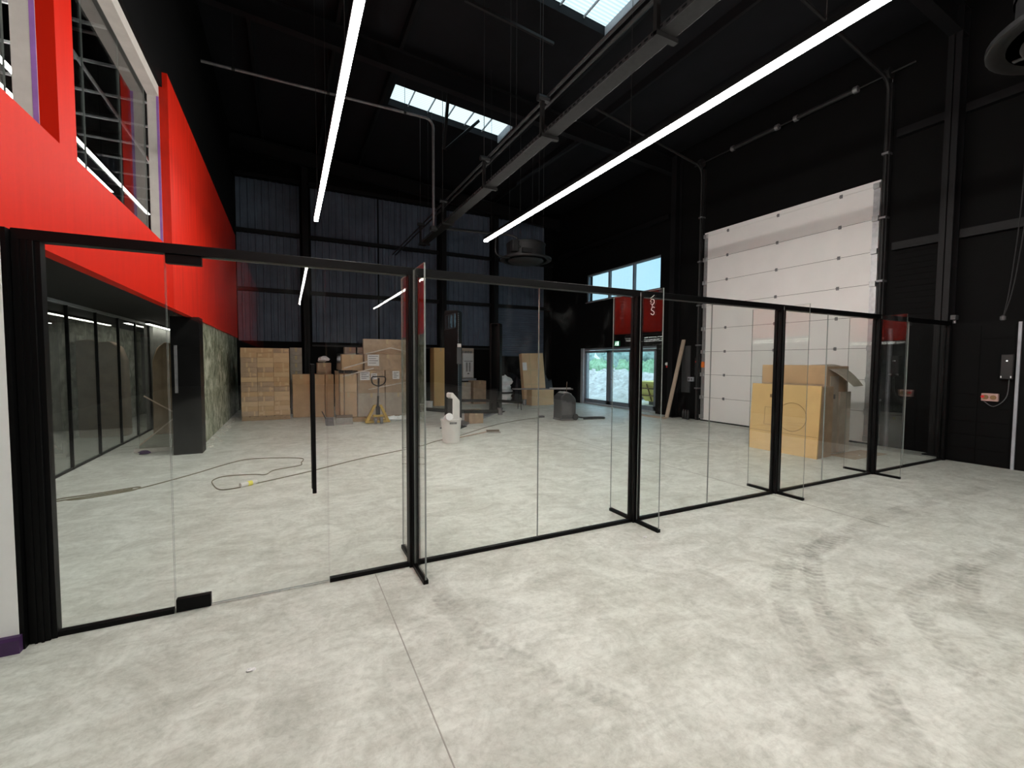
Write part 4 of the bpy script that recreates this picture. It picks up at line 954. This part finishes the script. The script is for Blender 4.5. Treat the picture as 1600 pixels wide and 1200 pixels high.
# wheeled machine with hose
wm = thing('wheeled_vacuum', 'dark grey wheeled floor machine with rounded top near the glazed exit', 'machine', (6.88, 10.45, 0))
MB().prism([(-.25, .04), (.25, .04), (.25, .55), (.20, .64), (.05, .76), (-.12, .76), (-.24, .66)], 'y', -.2, .2).ob('body', 'dark grey plastic', wm, local=True, bevel=.02)
MB().box(-.21, .10, -.205, -.2, .16, .52).ob('front_panel', 'rubber grey', wm, local=True); MB().box(-.25, .25, -.21, .21, .02, .05).ob('base_trim', 'dull steel', wm, local=True)
MB().prism([(-.12, .70), (.15, .66), (.12, .74), (-.05, .80), (-.13, .77)], 'y', -.16, .16).ob('lid', 'grey panel', wm, local=True, bevel=.01)
for y in (-.2, .2): MB().tube([(.22, y-.03, .09), (.22, y+.03, .09)], .09, 14).ob('wheel', 'black plastic', wm, local=True, smooth=True)
MB().tube([(.12, .1, .74), (.2, .2, 1.05)], .01, 6).ob('wand', 'bark', wm, local=True)
MB().tube(bez([(.24, -.1, .12), (.5, -.1, .05), (.85, .0, .025), (1.18, -.1, .025), (1.15, -.28, .025), (.7, -.22, .025), (.5, -.2, .025)], 8), .022, 8).ob('hose', 'black plastic', wm, local=True, smooth=True)

# ------------------------------------------------------------------ boxes by the sectional door
bb = thing('open_carton', 'big worn carton with a bent open flap beside the white sectional door', 'carton', (8.75, 5.1, 0))
MB().box(8.42, 9.10, 4.52, 5.72, 0, 1.56).ob('body', 'cardboard dull', bb, bevel=.008)
MB().box(8.413, 8.42, 4.55, 5.70, 1.24, 1.575).ob('front_flap', 'cardboard', bb); MB().box(8.52, 8.78, 4.512, 4.52, .02, 1.38).ob('side_tape', 'cardboard grey', bb); MB().box(8.80, 9.14, 4.49, 4.52, .02, 1.10).ob('torn_side', 'cardboard grey', bb)
MB().box(8.60, 8.68, 4.508, 4.512, .98, 1.06).ob('print_mark', 'print grey', bb)
vs = []; n = 9
for i in range(n):
    q = i/(n-1); y = 4.80-.62*q; z = 1.575-.36*q*q
    vs += [(8.42+.16*q, y, z), (9.10-.22*q, y, z+.01), (9.10-.22*q, y, z+.018), (8.42+.16*q, y, z+.008)]
fs = []
for i in range(n-1):
    for a in range(4): b = (a+1) % 4; fs.append((i*4+a, i*4+b, (i+1)*4+b, (i+1)*4+a))
fs += [(3, 2, 1, 0), tuple((n-1)*4+k for k in range(4))]
m = MB(); m.add(vs, fs); m.ob('bent_flap', 'cardboard grey', bb, smooth=True)
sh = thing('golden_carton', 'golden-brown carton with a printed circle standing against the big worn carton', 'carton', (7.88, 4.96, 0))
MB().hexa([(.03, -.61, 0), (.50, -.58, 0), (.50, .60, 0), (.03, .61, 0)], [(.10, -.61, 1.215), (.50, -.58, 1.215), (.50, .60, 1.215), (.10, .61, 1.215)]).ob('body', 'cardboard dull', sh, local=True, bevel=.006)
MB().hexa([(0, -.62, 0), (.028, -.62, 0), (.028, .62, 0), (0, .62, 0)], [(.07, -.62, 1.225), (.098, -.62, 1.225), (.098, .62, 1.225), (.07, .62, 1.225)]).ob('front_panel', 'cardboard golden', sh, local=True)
fx = lambda z: .07*z/1.225-.002
MB().tube([(fx(.66+.25*math.sin(a)), -.16+.25*math.cos(a), .66+.25*math.sin(a)) for a in [2*PI*i/40 for i in range(40)]], .004, 4, closed=True).ob('printed_circle', 'brown print', sh, local=True)
for a, b in (((.09, .80), (.34, .80)), ((.09, .48), (.34, .48)), ((.34, .48), (.34, .80)), ((.61, .36), (-.61, .36))): MB().bar((fx(a[1]), a[0], a[1]), (fx(b[1]), b[0], b[1]), .006, .003, (1, 0, 0)).ob('printed_line', 'brown print', sh, local=True)
MB().box(fx(1.0), fx(1.0)+.004, .18, .26, .98, 1.04).ob('printed_mark', 'brown print', sh, local=True)
o = MB().box(8.45, 9.5, 4.05, 4.47, .0, .006).ob('cardboard_sheet', 'cardboard dull'); tag(o, 'loose flat cardboard sheet on the floor beside the big worn carton', 'cardboard')

# standing glass screen with timber brace left of the mezzanine column
gs = thing('standing_screen', 'tall hazy glass screen braced with thin sticks beside the mezzanine column', 'screen', (-2.05, 9.8, 0))
MB().pane('y', 9.8, .012, -2.34, -1.76, .06, 2.3).ob('pane', ['screen glass', 'glass edge'], gs)
MB().box(-2.40, -1.76, 9.72, 9.88, 0, .06).ob('base_rail', 'dust plaster', gs)
for a, b in (((-2.33, 9.78, .12), (-1.78, 9.78, .62)), ((-2.25, 9.78, .98), (-1.80, 9.78, .65))): MB().bar(a, b, .02, .012, (0, 1, 0)).ob('brace_stick', 'timber', gs)
tag(MB().prism([(-2.62, 0), (-1.84, 0), (-1.84, 1.98), (-2.05, 2.02), (-2.2, 1.96), (-2.38, 1.99), (-2.52, 1.86), (-2.60, 1.60)], 'y', 12.0, 12.35).ob('wrapped_bundle', 'cardboard dull', bevel=.02), 'tall brown wrapped bundle standing behind the hazy glass screen', 'bundle')
o = MB(); blob(o, (-2.22, 9.55, .03), (.08, .06, .03), 5); tag(o.ob('crumpled_rag', 'plum skirting', smooth=True), 'small crumpled purple rag on the floor by the hazy screen', 'rag')
# litter on the floor
random.seed(21)
L_ = [(2.02, .80, 'small white scrap of paper on the bare concrete by the tyre marks'), (2.9, 3.05, 'tiny pale crumb on the floor beside the partition rail'), (-.2, 2.6, 'tiny white flake on the floor in front of the glass door'), (8.9, 4.2, 'white scrap lying beside the big worn carton'), (9.2, 3.9, 'pale scrap lying near the partition end')]
for x, y, l in L_:
    o = MB(); blob(o, (x, y, .005), (.022, .014, .006), int(x*100)); tag(o.ob('paper_scrap', 'paper', smooth=True), l, 'scrap')
